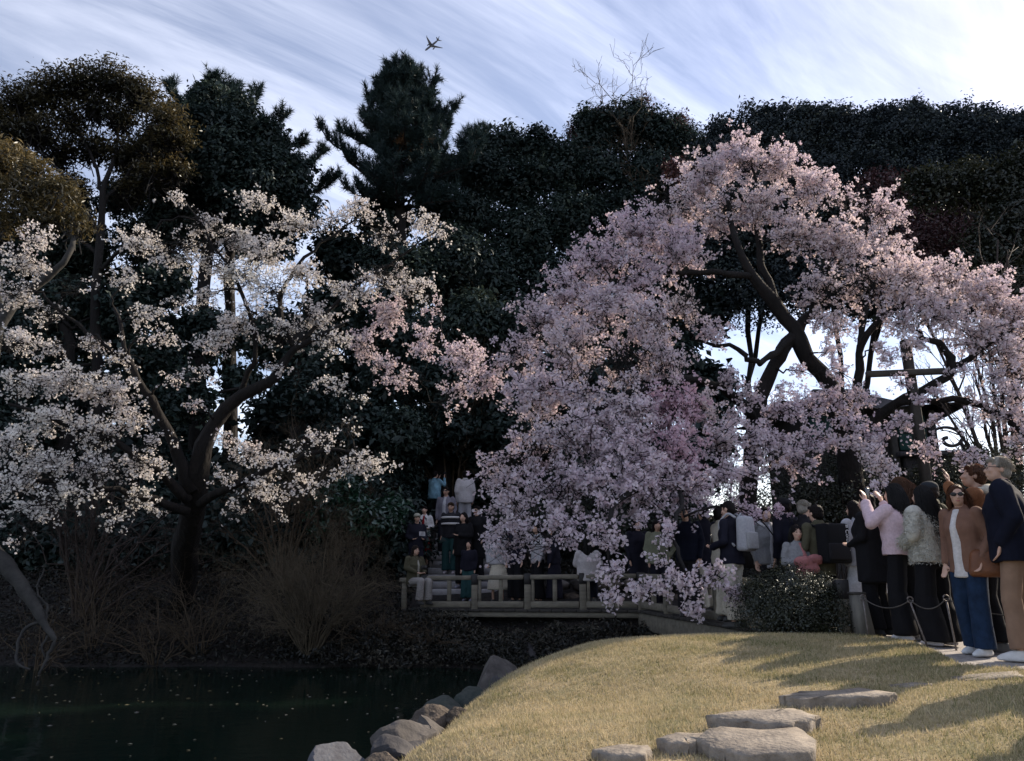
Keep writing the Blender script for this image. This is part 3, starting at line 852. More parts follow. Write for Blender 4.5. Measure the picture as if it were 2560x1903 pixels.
def cherry(label, base, limbs, lobes, mat, size, tw_n, tw_len, gap, tint_of, flat=1.0, per=4, step=.05, group=None, cl=.032, droop=0.0):
    base = np.asarray(base, float)
    root = empty('cherry_tree', tuple(base), label=label, cat='tree', group=group)
    sk = Skel()
    for l in limbs: sk.limb([np.append(p[:3] - base, p[3]) for p in pxr(l)], 18, 9, .025)
    lobes = list(lobes)
    order = sorted(lobes, key=lambda q: np.min(np.linalg.norm(sk.nodes[:, :3] - (at(*q[:3]) - base), axis=1)))
    Pt, Rt, C, N, Tn, S = [], [], [], [], [], []
    for q in order:
        c = at(*q[:3]) - base; r = q[3]; dens = q[4] if len(q) > 4 else 1.0
        lt = q[5] if len(q) > 5 else None
        b = sk.reach(c)
        src = b[-4:, :3] if b is not None else c[None] + rng.normal(0, .1, (3, 3))
        k = max(8, int(tw_n * r * r * dens))
        st = src[rng.integers(0, len(src), k)] + rng.normal(0, .25 * r, (k, 3)) * [1, 1, flat]
        d = rand_dirs(k, .12) * np.array([1, 1, flat])
        en = c + d * r * rng.uniform(.55, 1.12, k)[:, None] * (1 + .2 * noise3(d * 2 + c, 1.7, 4)[:, None])
        sag = -droop * rng.uniform(.3, 1, k)
        mid = (st + en) / 2 + rng.normal(0, .09 * r, (k, 3)) + np.stack((0 * sag, 0 * sag, .12 * r + 0 * sag), -1)
        en = en + np.stack((0 * sag, 0 * sag, sag), -1)
        t = np.linspace(0, 1, 5)[None, :, None]
        P = (1 - t) ** 2 * st[:, None] + 2 * t * (1 - t) * mid[:, None] + t ** 2 * en[:, None]
        P[:, 1:-1] += rng.normal(0, .02, (k, 3, 3))
        Pt.append(P); Rt.append(np.linspace(.0075, .0022, 5)[None].repeat(k, 0))
        Ls = np.linalg.norm(en - st, axis=1)
        nc = max(4, int(np.mean(Ls) / step))
        tt = rng.uniform(.18, 1.03, (k, nc))
        pos = ((1 - tt) ** 2)[..., None] * st[:, None] + (2 * tt * (1 - tt))[..., None] * mid[:, None] + (tt ** 2)[..., None] * en[:, None]
        pos = pos.reshape(-1, 3) + rng.normal(0, .022, (k * nc, 3))
        g = noise3(pos + base, 1.9, 8.0, 2) + rng.normal(0, .12, len(pos))
        pos = pos[g < gap]
        m = len(pos)
        if not m: continue
        kk = rng.integers(max(1, per - 2), per + 2, m)
        out = np.repeat(unit(rng.normal(0, 1, (m, 3)) + unit(pos - c) * .8), kk, 0)
        pp = np.repeat(pos, kk, 0) + rng.normal(0, cl, (kk.sum(), 3))
        C.append(pp); N.append(unit(out * .6 + rng.normal(0, .7, out.shape)))
        base_t = tint_of(pp + base) if lt is None else np.full(len(pp), lt) + .1 * noise3(pp, 3, 1)
        Tn.append(base_t + np.repeat(rng.normal(0, .08, m), kk) + rng.normal(0, .07, len(pp)))
        S.append(np.full(len(pp), size) * rng.uniform(.75, 1.2, len(pp)))
    tubes(np.concatenate(Pt), np.concatenate(Rt), 3, sk.mb)
    sk.mb.build('trunk', M['bark_dark'], root, smooth=True)
    mb = MB(); flower_fans(mb, np.concatenate(C), np.concatenate(N), np.concatenate(S), np.concatenate(Tn))
    o = mb.build('blossom', mat, root, kind='stuff')
    print('cherry', label[:20], len(np.concatenate(C)))
    return root

# ---- the big pink cherry
PL = [
 [(1880, 1420, 13.2, .24), (1872, 1200, 13.2, .19), (1890, 1050, 13.2, .17), (1930, 920, 13.2, .15), (1985, 845, 13.2, .17)],
 [(2150, 1330, 13.5, .30), (2112, 1080, 13.4, .23), (2072, 965, 13.3, .20), (2012, 885, 13.2, .17), (1990, 838, 13.2, .18), (1945, 765, 13.2, .15), (1880, 690, 13.1, .11), (1835, 600, 13.2, .08), (1820, 500, 13.5, .045)],
 [(1985, 845, 13.2, .14), (2030, 770, 13.4, .12), (2100, 660, 13.6, .08), (2160, 560, 13.9, .045)],
 [(1945, 765, 13.2, .11), (1900, 650, 13.5, .09), (1895, 520, 13.9, .06), (1880, 420, 14, .03)],
 [(1890, 1050, 13.2, .12), (1800, 965, 12.6, .10), (1680, 950, 12, .08), (1540, 1000, 11.3, .06), (1400, 1070, 11, .04)],
 [(1880, 690, 13.1, .09), (1760, 680, 13.0, .07), (1620, 690, 12.9, .055), (1480, 760, 12.7, .04)],
 [(1872, 1200, 13.2, .11), (1780, 1170, 11.9, .08), (1640, 1200, 10.7, .06), (1535, 1270, 10.0, .045), (1522, 1400, 9.6, .02)],
 [(1700, 1185, 11.1, .05), (1690, 1300, 9.9, .035), (1700, 1400, 9.3, .025), (1730, 1470, 9.1, .015)],
 [(2112, 1080, 13.4, .12), (2152, 950, 13.3, .10), (2160, 850, 13.2, .085), (2250, 760, 13.2, .06), (2350, 720, 13.3, .04)],
 [(2112, 1100, 13.4, .13), (2240, 1010, 13.0, .10), (2375, 935, 12.8, .10), (2355, 870, 12.8, .08), (2300, 830, 12.8, .05)],
 [(2375, 935, 12.8, .08), (2440, 880, 12.8, .06), (2520, 830, 12.9, .04)],
 [(2240, 1010, 13.0, .07), (2400, 1000, 12.7, .07), (2520, 1050, 12.5, .06), (2580, 1120, 12.4, .05)],
 [(1985, 845, 13.2, .09), (1905, 905, 12.7, .07), (1830, 870, 12.5, .05), (1740, 850, 12.3, .03)],
]
PK = [(1850, 400, 14, .7), (1760, 450, 14, .7), (1950, 420, 14.2, .68), (1680, 520, 13.8, .7), (1800, 540, 13.5, .7), (1900, 520, 13.5, .65), (2030, 480, 14, .7), (2120, 520, 14.2, .68), (2210, 540, 14.3, .6),
 (1590, 590, 13.5, .7), (1700, 630, 13, .7), (1500, 660, 13.2, .7), (1600, 700, 12.8, .68), (1420, 740, 13, .68), (1510, 790, 12.5, .68), (1340, 820, 12.8, .62), (1420, 880, 12.2, .68), (1290, 900, 12.6, .58),
 (2000, 590, 13.2, .66), (2100, 620, 13.3, .7), (2210, 610, 13.8, .55), (2060, 720, 12.8, .66), (2160, 710, 13, .7), (2260, 700, 13.2, .7), (2370, 700, 13.4, .66), (2460, 740, 13.3, .7), (2540, 800, 13.2, .7), (2350, 790, 12.8, .66), (2450, 860, 12.8, .7), (2545, 930, 12.8, .7), (2250, 800, 12.8, .48), (2510, 1010, 12.5, .6), (2565, 1100, 12.5, .6), (2110, 815, 13, .42), (2060, 810, 12.9, .35),
 (1700, 760, 12.2, .55, 1, .9), (1620, 810, 12, .62), (1790, 830, 12.2, .42), (1330, 1000, 11.8, .66), (1440, 980, 11.5, .66), (1550, 920, 11.6, .7), (1650, 910, 11.8, .62), (1560, 1040, 11.2, .66), (1680, 1030, 11.4, .66, 1, .15), (1450, 1100, 11, .66), (1330, 1130, 11.2, .62), (1245, 1190, 11.3, .5), (1570, 1150, 10.8, .66), (1690, 1140, 11, .6, 1, .2), (1800, 1110, 11.5, .5), (1740, 1010, 11.8, .45, 1, .85),
 (1275, 1280, 11, .55), (1390, 1230, 10.8, .6), (1500, 1240, 10.4, .56), (1610, 1240, 10.5, .56), (1720, 1230, 10.8, .54), (1830, 1210, 11.2, .48), (1930, 1170, 11.6, .46), (2010, 1170, 11.8, .4), (1245, 1370, 10.8, .36), (1330, 1360, 10.6, .4), (1410, 1330, 10.2, .4), (1515, 1350, 9.8, .34), (1530, 1440, 9.5, .26), (1520, 1510, 9.4, .16),
 (1650, 1410, 9.2, .26, .7), (1720, 1470, 9, .3, .8), (1795, 1440, 9.1, .24, .7), (1640, 1480, 9.2, .2, .8), (1735, 1530, 9, .15, .9), (1590, 1480, 9.3, .2, .8), (1830, 1490, 9.1, .16, .8), (1660, 1340, 9.5, .2, .6),
 (1960, 1040, 12, .42), (2060, 1000, 12.4, .40), (2145, 1010, 12.5, .40), (2190, 1100, 12.2, .36), (2215, 1180, 11.3, .30, 1.2, .75), (2170, 1130, 11.8, .33, 1.2, .7), (1880, 990, 12.3, .30), (2320, 1140, 12.2, .3), (2425, 1150, 12, .33), (2080, 1110, 12, .35), (1910, 1100, 11.8, .38), (2010, 930, 12.6, .16), (2230, 900, 12.6, .25), (2340, 985, 12.5, .2, .6), (2420, 990, 12.5, .22, .5),
 (2080, 880, 12.7, .26), (2110, 935, 12.5, .3), (2255, 955, 12.5, .2), (2290, 870, 12.6, .3), (2010, 1020, 12.2, .36), (2120, 1060, 12, .36), (2245, 1060, 12.1, .3), (2335, 1065, 12.1, .2, .6), (2425, 1065, 12.2, .28, .6), (2490, 950, 12.5, .3), (1835, 950, 12.3, .3), (1830, 1050, 11.9, .33), (1880, 1110, 11.7, .36), (1960, 1110, 11.7, .36), (2040, 1100, 11.8, .36), (2200, 870, 12.7, .16), (1970, 980, 12.3, .2), (2400, 930, 12.6, .22, .5), (2300, 1010, 12.3, .16, .5), (1900, 1300, 10.2, .16, 1.2, .2), (1960, 1285, 10.2, .14, 1.2, .2), (2200, 1230, 10.8, .18, 1.2, .75),
 (1150, 900, 13.5, .56, 1, .66), (1060, 860, 14, .46, 1, .68), (960, 800, 14.5, .5, 1, .7), (900, 860, 14.2, .42, 1, .7), (1000, 950, 14, .42, .7, .68), (1120, 1000, 13.5, .46, .8, .66), (950, 920, 14, .35, .8, .7), (1080, 770, 14, .3, .6, .66), (1200, 960, 13, .5, .9, .62)]
PK = [tuple(q) for q in PK]
pb = at(2150, 1330, 13.5); pb[2] = h1(pb[0], 13.5)
PL = [[(a, b, c, d * .8) for a, b, c, d in l] for l in PL]
cherry('big spreading pink cherry tree drooping in full bloom over the footbridge', pb, PL, PK, M['petal_pink'], .043, 185, .7, .40,
       lambda p: .55 + .22 * noise3(p, .9, 11) + .05 * np.clip(p[:, 0] - 4, 0, 4), per=6, step=.085, cl=.027)

# ---- the thin white cherry on the left
WL = [
 [(452, 1512, 16.9, .44), (458, 1440, 16.2, .38), (468, 1350, 15.0, .35), (490, 1220, 13.9, .30), (520, 1085, 13.7, .22), (590, 1000, 13.6, .17), (680, 950, 13.5, .14), (735, 875, 13.4, .10), (860, 810, 13.4, .05)],
 [(480, 1230, 13.8, .20), (415, 1060, 13.4, .13), (330, 910, 13, .07), (285, 770, 13, .035)],
 [(600, 990, 13.6, .09), (640, 860, 13.3, .06), (600, 720, 13.2, .045), (520, 590, 13.2, .03), (440, 470, 13.3, .012)],
 [(470, 1250, 13.8, .14), (330, 1130, 12.8, .09), (180, 1060, 12.3, .06), (20, 1010, 12, .03)],
 [(500, 1260, 13.8, .12), (640, 1190, 13, .08), (800, 1130, 12.8, .05), (930, 1150, 12.8, .02)],
 [(735, 875, 13.4, .07), (700, 740, 13.7, .06), (790, 620, 13.9, .04), (900, 540, 14, .02)],
 [(330, 910, 13, .05), (180, 800, 12.7, .04), (60, 700, 12.5, .025)],
 [(735, 875, 13.4, .06), (880, 720, 14, .05), (1000, 640, 14.2, .03), (1110, 560, 14.2, .012)],
 [(470, 1280, 13.8, .12), (300, 1230, 12.8, .07), (120, 1200, 12.3, .05), (-20, 1220, 12, .03)],
]
WK0 = [(440, 500, 13.2, .3, .8), (500, 560, 13.2, .45), (580, 600, 13.2, .5), (660, 640, 13.3, .5), (600, 690, 13.1, .55, 1, .95), (540, 660, 13.2, .45), (440, 640, 13.2, .5), (350, 610, 13.3, .45, .8), (680, 730, 13.2, .5, 1, .95), (760, 690, 13.6, .45), (830, 560, 14, .45, .8), (900, 530, 14, .4, .8), (960, 590, 14, .45, .8), (1060, 560, 14.1, .4, .8), (1110, 590, 14.1, .3, .6), (720, 560, 13.9, .45, .8), (640, 510, 13.7, .4, .6),
 (960, 700, 14, .5, .8), (1050, 740, 14, .45, .7), (870, 740, 13.9, .45, .7), (780, 790, 13.5, .45), (700, 840, 13.3, .45), (590, 820, 13.1, .45), (640, 780, 13.1, .4), (530, 870, 13, .4, .6), (830, 860, 13.4, .4, .7),
 (60, 660, 12.5, .45), (30, 740, 12.4, .45), (110, 790, 12.5, .4), (190, 720, 12.7, .4, .7), (230, 860, 12.7, .4, .7), (30, 860, 12.3, .45), (60, 960, 12.2, .45), (170, 960, 12.4, .45), (270, 980, 12.6, .45), (120, 1060, 12.2, .45), (230, 1080, 12.4, .45), (330, 1050, 12.8, .4), (20, 1110, 12, .45), (130, 1160, 12.1, .45), (250, 1180, 12.4, .45), (350, 1160, 12.7, .4), (40, 1210, 12, .45), (150, 1250, 12.1, .4), (50, 1300, 12, .35), (330, 1250, 12.6, .35, .7), (390, 1280, 12.9, .25, .5), (60, 1360, 12, .2),
 (620, 1130, 13, .4), (700, 1170, 12.9, .45), (790, 1110, 12.8, .45), (870, 1060, 13, .35, .7), (880, 1160, 12.7, .4), (940, 1170, 12.7, .3), (650, 1240, 12.9, .4), (750, 1230, 12.8, .35), (580, 1290, 13, .3), (700, 1290, 12.9, .2), (820, 960, 13.4, .35, .6), (900, 1000, 13.3, .3, .5), (560, 1090, 13, .2, .5), (430, 950, 13, .3, .4), (460, 760, 13, .35, .5), (320, 700, 13.1, .4, .5), (360, 790, 13, .4, .5), (420, 850, 13, .35, .5), (300, 900, 12.9, .35, .5), (500, 950, 13, .35, .4), (130, 880, 12.5, .35, .6), (90, 590, 12.6, .35, .6), (520, 740, 13, .35, .6), (400, 1100, 12.9, .3, .5), (280, 1310, 12.6, .3, .5), (480, 1020, 13.1, .3, .4), (820, 1200, 12.8, .3, .7), (560, 1190, 13, .3, .6), (1000, 680, 14.1, .35, .6), (700, 920, 13.3, .3, .5)]
WK = [(q[0], q[1], q[2], q[3] * 1.3) + tuple(q[4:]) for q in WK0]
WL = [[(a, b, c, d * .72) for a, b, c, d in l] for l in WL]
wb_ = at(470, 1360, 14.0); wb_[2] = h1(wb_[0], 14.0) - .1
wb_ = np.array((at(452, 1500, 16.9)[0], 16.9, h1(at(452, 1500, 16.9)[0], 16.9)))
cherry('leaning white cherry tree with sparse airy sprays on the far bank', wb_, WL, WK, M['petal_white'], .040, 150, .6, .22,
       lambda p: .60 + .38 * noise3(p, 1.0, 21), flat=.62, per=4, step=.075, cl=.026)

# ---- broadleaf trees
def leafy(label, base, limbs, lobes, mat, clusters, per, L, W, name='evergreen_tree', bark='bark_dark', group=None, reach=True, twigs=0, lw=1.0, core=True, **k):
    base = np.asarray(base, float)
    root = empty(name, tuple(base), label=label, cat='tree', group=group)
    sk = Skel()
    for l in limbs: sk.limb([np.append(p[:3] - base, p[3] * lw) for p in pxr(l)], 14, 8, .04)
    lb = np.array([np.append(at(*q[:3]) - base, q[3]) for q in lobes])
    if core:
        kx = rng.integers(0, len(lb), len(lb) * 3); dd = rand_dirs(len(kx), .5)
        sub = np.concatenate((lb[kx, :3] + dd * (lb[kx, 3] * rng.uniform(.75, 1.12, len(kx)))[:, None], (lb[kx, 3] * rng.uniform(.16, .38, len(kx)))[:, None]), 1)
        lb0 = lb; lb = np.concatenate((lb, sub))
    else: lb0 = lb
    for q in lb0:
        if reach: sk.reach(q[:3], .02, .07)
    if twigs:
        kk = rng.integers(0, len(lb), twigs); c = lb[kk, :3]; d = rand_dirs(twigs, .3)
        st = c + rng.normal(0, .2, c.shape) - d * lb[kk, 3][:, None] * .3 - np.array([0, 0, .3]); en = c + d * lb[kk, 3][:, None] * .95
        t = np.linspace(0, 1, 4)[None, :, None]
        P = st[:, None] * (1 - t) + en[:, None] * t; P[:, 1:-1] += rng.normal(0, .08, (twigs, 2, 3))
        tubes(P, np.linspace(.022, .006, 4)[None].repeat(twigs, 0), 3, sk.mb)
    sk.mb.build('trunk', M[bark], root, smooth=True)
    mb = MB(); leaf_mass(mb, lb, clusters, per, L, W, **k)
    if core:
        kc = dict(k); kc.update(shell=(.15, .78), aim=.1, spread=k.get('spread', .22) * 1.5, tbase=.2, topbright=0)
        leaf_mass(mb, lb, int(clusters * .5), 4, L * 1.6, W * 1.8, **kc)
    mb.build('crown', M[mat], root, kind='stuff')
    return root
def gb(px, Y):
    p = at(px, 1300, Y); return np.array((p[0], Y, h1(p[0], Y) - .1))

# umbrella-shaped evergreen, upper left
leafy('tall umbrella crowned evergreen with olive brown top and bare inner branches', gb(250, 20),
 [[(255, 1290, 20, .30), (248, 900, 20, .26), (245, 700, 20, .24), (252, 560, 20, .2), (262, 470, 20, .15), (290, 380, 20.2, .09), (300, 290, 20.3, .05)],
  [(250, 600, 20, .13), (200, 500, 19.6, .10), (140, 420, 19.4, .07), (70, 350, 19.4, .04)],
  [(256, 520, 20, .12), (320, 430, 20.2, .09), (380, 370, 20.2, .06), (430, 320, 20.3, .03)],
  [(245, 680, 20, .12), (330, 600, 19.6, .09), (420, 550, 19.6, .06), (520, 540, 19.8, .03)],
  [(258, 490, 20, .10), (230, 400, 20.1, .08), (190, 310, 20.1, .05), (150, 250, 20, .03)],
  [(245, 640, 20, .1), (160, 560, 20.2, .08), (80, 500, 20.3, .05), (0, 460, 20.3, .03)]],
 [(60, 260, 19.6, .75), (130, 230, 20, .7), (200, 215, 20.2, .7), (280, 210, 20.2, .75), (350, 240, 20.3, .7), (410, 300, 20.2, .7), (440, 350, 20.3, .5), (30, 340, 19.5, .7), (100, 330, 19.5, .6), (-30, 290, 19.6, .8), (180, 300, 20.1, .5), (300, 300, 20.4, .5), (370, 370, 20.2, .5), (240, 270, 20.2, .5), (-20, 400, 19.6, .7), (60, 410, 19.4, .5), (150, 380, 20.3, .6), (230, 370, 20.5, .6), (310, 390, 20.5, .6), (380, 440, 20.3, .5), (180, 470, 20.5, .5), (320, 480, 20.5, .5), (440, 430, 20.5, .45), (100, 480, 20, .5)],
 'leaf_olive', 4300, 8, .14, .045, spread=.24, shell=(.15, 1.12), lump=.35, tbase=.40, tvar=.3, up=.6, topbright=.28, squash=.75, twigs=1500, lw=.55, aim=.3, core=False)
# sunlit olive branch tree at far left
leafy('small olive yellow evergreen with drooping leaves at the left edge', gb(-60, 15),
 [[(-40, 1250, 15, .16), (10, 800, 15, .12), (180, 640, 15, .06), (140, 560, 15, .05), (60, 540, 14.9, .03)], [(10, 800, 15, .07), (-20, 600, 15, .05), (-20, 450, 15, .03)]],
 [(20, 400, 15, .42), (90, 450, 14.9, .42), (150, 490, 14.9, .4), (40, 500, 14.9, .42), (110, 540, 14.9, .36), (190, 560, 15, .3), (-20, 440, 15, .45), (10, 560, 14.9, .3)],
 'leaf_olive', 900, 9, .14, .034, name='evergreen_tree', bark='bark_grey', spread=.2, tbase=.72, tvar=.35, aim=.2, up=.1, twigs=80, core=False)
# evergreen mass behind, left to right
leafy('dark broad evergreen standing between the umbrella tree and the left pine', gb(470, 23),
 [[(480, 1290, 23, .3), (500, 900, 23, .25), (520, 600, 23, .2), (540, 400, 23, .1)]],
 [(470, 400, 22.5, 1.0), (560, 420, 22.5, 1.1), (640, 460, 22.6, 1.0), (480, 330, 23, .8), (560, 330, 23, .9), (420, 460, 22.6, .7), (690, 420, 23, .7), (600, 520, 22.4, .8), (720, 480, 23, .6), (400, 380, 23, .7), (370, 470, 22.6, .6), (520, 250, 24, .6), (600, 280, 24, .6), (660, 350, 24, .7), (740, 430, 24, .6), (640, 600, 24, .7), (450, 300, 23.5, .55), (640, 540, 23, .8), (740, 540, 23.5, .7), (700, 620, 24, .5), (420, 560, 23, .8), (350, 600, 23.5, .8), (500, 580, 23.5, .6), (300, 500, 24, .7), (170, 520, 24, .8), (220, 620, 24, .8), (360, 420, 24, .6)],
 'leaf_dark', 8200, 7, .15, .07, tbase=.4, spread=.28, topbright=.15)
for i, (lab, lob, n) in enumerate((
  ('dark evergreen left of the leaning white cherry with ragged low crown', [(60, 850, 20, .9), (160, 760, 20.5, .8), (120, 1000, 20, .9), (-20, 750, 20, .8), (30, 1100, 19.5, .9), (330, 780, 20.5, .8), (380, 900, 20, .7), (400, 720, 21, .6), (-20, 950, 19.8, .9)], 3600),
  ('dark laurel behind the leaning white cherry trunk', [(520, 830, 21, .7), (450, 1000, 20, .7), (600, 960, 21, .45), (740, 1010, 20.5, .6), (780, 930, 21, .6), (640, 850, 21, .5), (900, 1060, 20.5, .7), (960, 960, 21, .6), (830, 1120, 20, .6), (1000, 1090, 20.3, .7)], 3200),
  ('dense dark evergreen directly behind the head of the steps', [(1030, 700, 23, 1.0), (1130, 650, 24, 1.1), (1050, 850, 22.5, 1.0), (1180, 820, 23, 1.1), (1100, 960, 22, .9), (1210, 980, 22.5, .9), (960, 780, 23, .8), (1150, 1080, 22, .8), (1280, 1080, 22, .9), (1060, 1080, 22.4, .8), (960, 650, 24, .7)], 4600),
  ('rounded dark evergreen between the central pine and the bare twiggy crown', [(1260, 370, 29, 1.0), (1340, 390, 29, 1.1), (1200, 430, 28.5, 1.1), (1300, 480, 28, 1.3), (1400, 430, 28.5, 1.0), (1180, 560, 27.5, 1.3), (1310, 600, 27, 1.4), (1420, 560, 27.5, 1.4), (1230, 700, 26.5, 1.3), (1360, 730, 26.5, 1.3), (1480, 680, 26.5, 1.2), (1090, 520, 27.5, 1.0), (1120, 430, 28.5, .7)], 7200),
  ('broad domed dark evergreen behind the left shoulder of the pink cherry', [(1480, 340, 31, 1.1), (1560, 320, 31, 1.2), (1640, 340, 31, 1.2), (1710, 380, 31, 1.1), (1500, 440, 30, 1.4), (1620, 450, 30, 1.4), (1720, 480, 30, 1.3), (1420, 430, 30.5, 1.1), (1560, 560, 29, 1.4), (1460, 560, 29, 1.2), (1680, 580, 29, 1.3)], 6600),
  )):
    x0 = np.mean([q[0] for q in lob]); Y0 = np.mean([q[2] for q in lob])
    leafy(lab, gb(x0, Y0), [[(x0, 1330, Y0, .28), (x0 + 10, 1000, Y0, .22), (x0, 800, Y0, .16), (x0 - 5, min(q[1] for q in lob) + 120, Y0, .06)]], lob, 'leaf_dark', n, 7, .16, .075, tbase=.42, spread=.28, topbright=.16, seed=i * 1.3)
for i, (lab, lob, n) in enumerate((
  ('deep dark evergreen filling the slope behind the umbrella tree', [(40, 620, 25, 1.3), (150, 660, 25, 1.3), (20, 800, 25, 1.4), (150, 850, 25, 1.4), (280, 800, 25, 1.3), (60, 1000, 25, 1.4), (220, 1020, 25, 1.4), (370, 980, 25, 1.3), (100, 1170, 24.5, 1.3), (290, 1180, 24.5, 1.3), (430, 1150, 24.5, 1.1), (400, 700, 26, 1.1), (-40, 700, 25, 1.3)], 5200),
  ('deep dark evergreen filling the slope behind the leaning white cherry', [(460, 880, 26, 1.2), (700, 860, 26, 1.2), (830, 800, 26, 1.2), (790, 950, 25.5, 1.2), (700, 1060, 25, 1.1), (860, 1080, 25, 1.2), (960, 900, 25.5, 1.3), (460, 1020, 25.5, .9), (750, 1190, 24.5, 1.1), (900, 1200, 24.5, 1.1), (1000, 1180, 24, 1.1), (600, 1230, 24.5, .8), (1050, 1150, 24, 1.0), (860, 660, 27, 1.1), (960, 560, 27, 1.0), (480, 1220, 24.5, 1.0)], 6000),
  ('deep dark evergreen filling the slope behind the left flank of the pink cherry', [(1150, 720, 26, 1.4), (1290, 830, 26, 1.5), (1180, 950, 25, 1.4), (1340, 1000, 25, 1.5), (1500, 850, 26, 1.5), (1480, 1020, 25, 1.5), (1640, 700, 27, 1.5), (1640, 930, 26, 1.5), (1210, 1130, 24.5, 1.3), (1400, 1150, 24.5, 1.4), (1570, 1150, 24.5, 1.4), (1740, 780, 27, 1.3), (1760, 1000, 26, 1.2), (1740, 1160, 24.5, 1.2), (1800, 620, 28, 1.4), (1900, 620, 29, 1.3)], 6600),
  ('dark evergreen screen behind the head of the steps', [(1060, 1260, 24.5, 1.0), (1140, 1230, 24.5, 1.0), (1230, 1240, 24.2, 1.0), (1320, 1260, 24, 1.0), (1100, 1330, 24, .9), (1200, 1330, 24, .9), (1300, 1340, 23.5, .9), (1420, 1290, 23, 1.0), (1540, 1280, 22.5, 1.0), (1660, 1280, 22, 1.0), (1180, 1150, 25, 1.0), (1330, 1170, 24.5, 1.0)], 3800),
  ('deep dark evergreen behind the upper right boughs of the pink cherry', [(2000, 560, 30, 1.6), (2120, 600, 30, 1.6), (2250, 640, 29, 1.5), (2380, 720, 28, 1.4), (2500, 640, 28, 1.5), (2050, 720, 30, 1.3), (2180, 740, 30, 1.2), (2560, 800, 27, 1.4)], 3600))):
    x0 = np.mean([q[0] for q in lob]); Y0 = np.mean([q[2] for q in lob])
    bx = 2125 if x0 > 2100 else x0
    leafy(lab, gb(bx, Y0), [[(bx, 1330, Y0, .28), (bx + 10, 1100, Y0, .22), ((x0 + bx) / 2, 850, Y0, .16), (x0 - 5, min(q[1] for q in lob) + 120, Y0, .06)]], lob, 'leaf_dark', n, 6, .24, .12, tbase=.36, spread=.34, topbright=.12, seed=5 + i * 1.3, lw=.5)
for i, (x0, lab) in enumerate(((-60, 'dark laurel thicket closing the left end of the bank'), (200, 'dark laurel thicket under the umbrella tree'), (430, 'dark laurel thicket behind the leaning white cherry foot'), (700, 'dark laurel thicket between white cherry and green shrub'), (895, 'dark laurel thicket at the left of the steps'))):
    lob = [(x0 + dx, y_, Y_, r_) for dx, y_, Y_, r_ in ((-90, 1290, 20, .8), (0, 1260, 20.3, .9), (90, 1290, 20, .8), (-50, 1210, 21, .9), (60, 1200, 21, .9), (-80, 1370, 18.6, .7), (20, 1370, 18.6, .7), (110, 1370, 18.6, .7))]
    leafy(lab, gb(x0, 20), [[(x0, 1400, 20, .12), (x0, 1300, 20, .09), (x0, 1220, 20, .04)]], lob, 'leaf_dark', 2300, 6, .16, .08, tbase=.3, spread=.26, seed=9 + i, name='laurel_thicket')
# reddish crowns along the top
for i, (lab, lob, n) in enumerate((
  ('red budded shrubby tree crowning the domed evergreen', [(1500, 310, 31.5, .8), (1600, 300, 31.5, .8), (1690, 330, 31.5, .8), (1440, 345, 31.3, .5), (1760, 380, 31, .6)], 900),
  ('purple brown budding tree behind the right shoulder of the pink cherry', [(2250, 500, 24, .9), (2360, 540, 23, 1.0), (2300, 620, 22.5, .9), (2420, 620, 22.5, .8), (2200, 470, 25, .7), (1700, 430, 27, .6)], 1500))):
    x0 = np.mean([q[0] for q in lob]); Y0 = np.mean([q[2] for q in lob])
    bx = 2150 if x0 > 2000 else x0
    leafy(lab, gb(bx, Y0), [[(bx, 1330, Y0, .14), (bx, 900, Y0, .1), (x0, 600, Y0, .07), (x0, 450, Y0, .04)]], lob, 'leaf_red', n, 8, .10, .05, spread=.26, tbase=.5, tvar=.3, name='budding_tree')
leafy('glossy leaved camellia tree glinting at the right edge behind the pink cherry', gb(2520, 19),
 [[(2545, 1330, 19, .14), (2540, 900, 19, .11), (2500, 600, 19, .07)]],
 [(2330, 480, 20, .7), (2420, 470, 20, .8), (2500, 480, 19.5, .9), (2560, 560, 19, .9), (2480, 620, 19, .9), (2550, 700, 18.5, .8), (2400, 700, 19.5, .7), (2590, 430, 19.5, .8), (2530, 820, 19, .7), (2600, 900, 19, .7)],
 'leaf_bush', 3400, 8, .10, .05, spread=.22, tbase=.4, tvar=.3, name='camellia_tree')
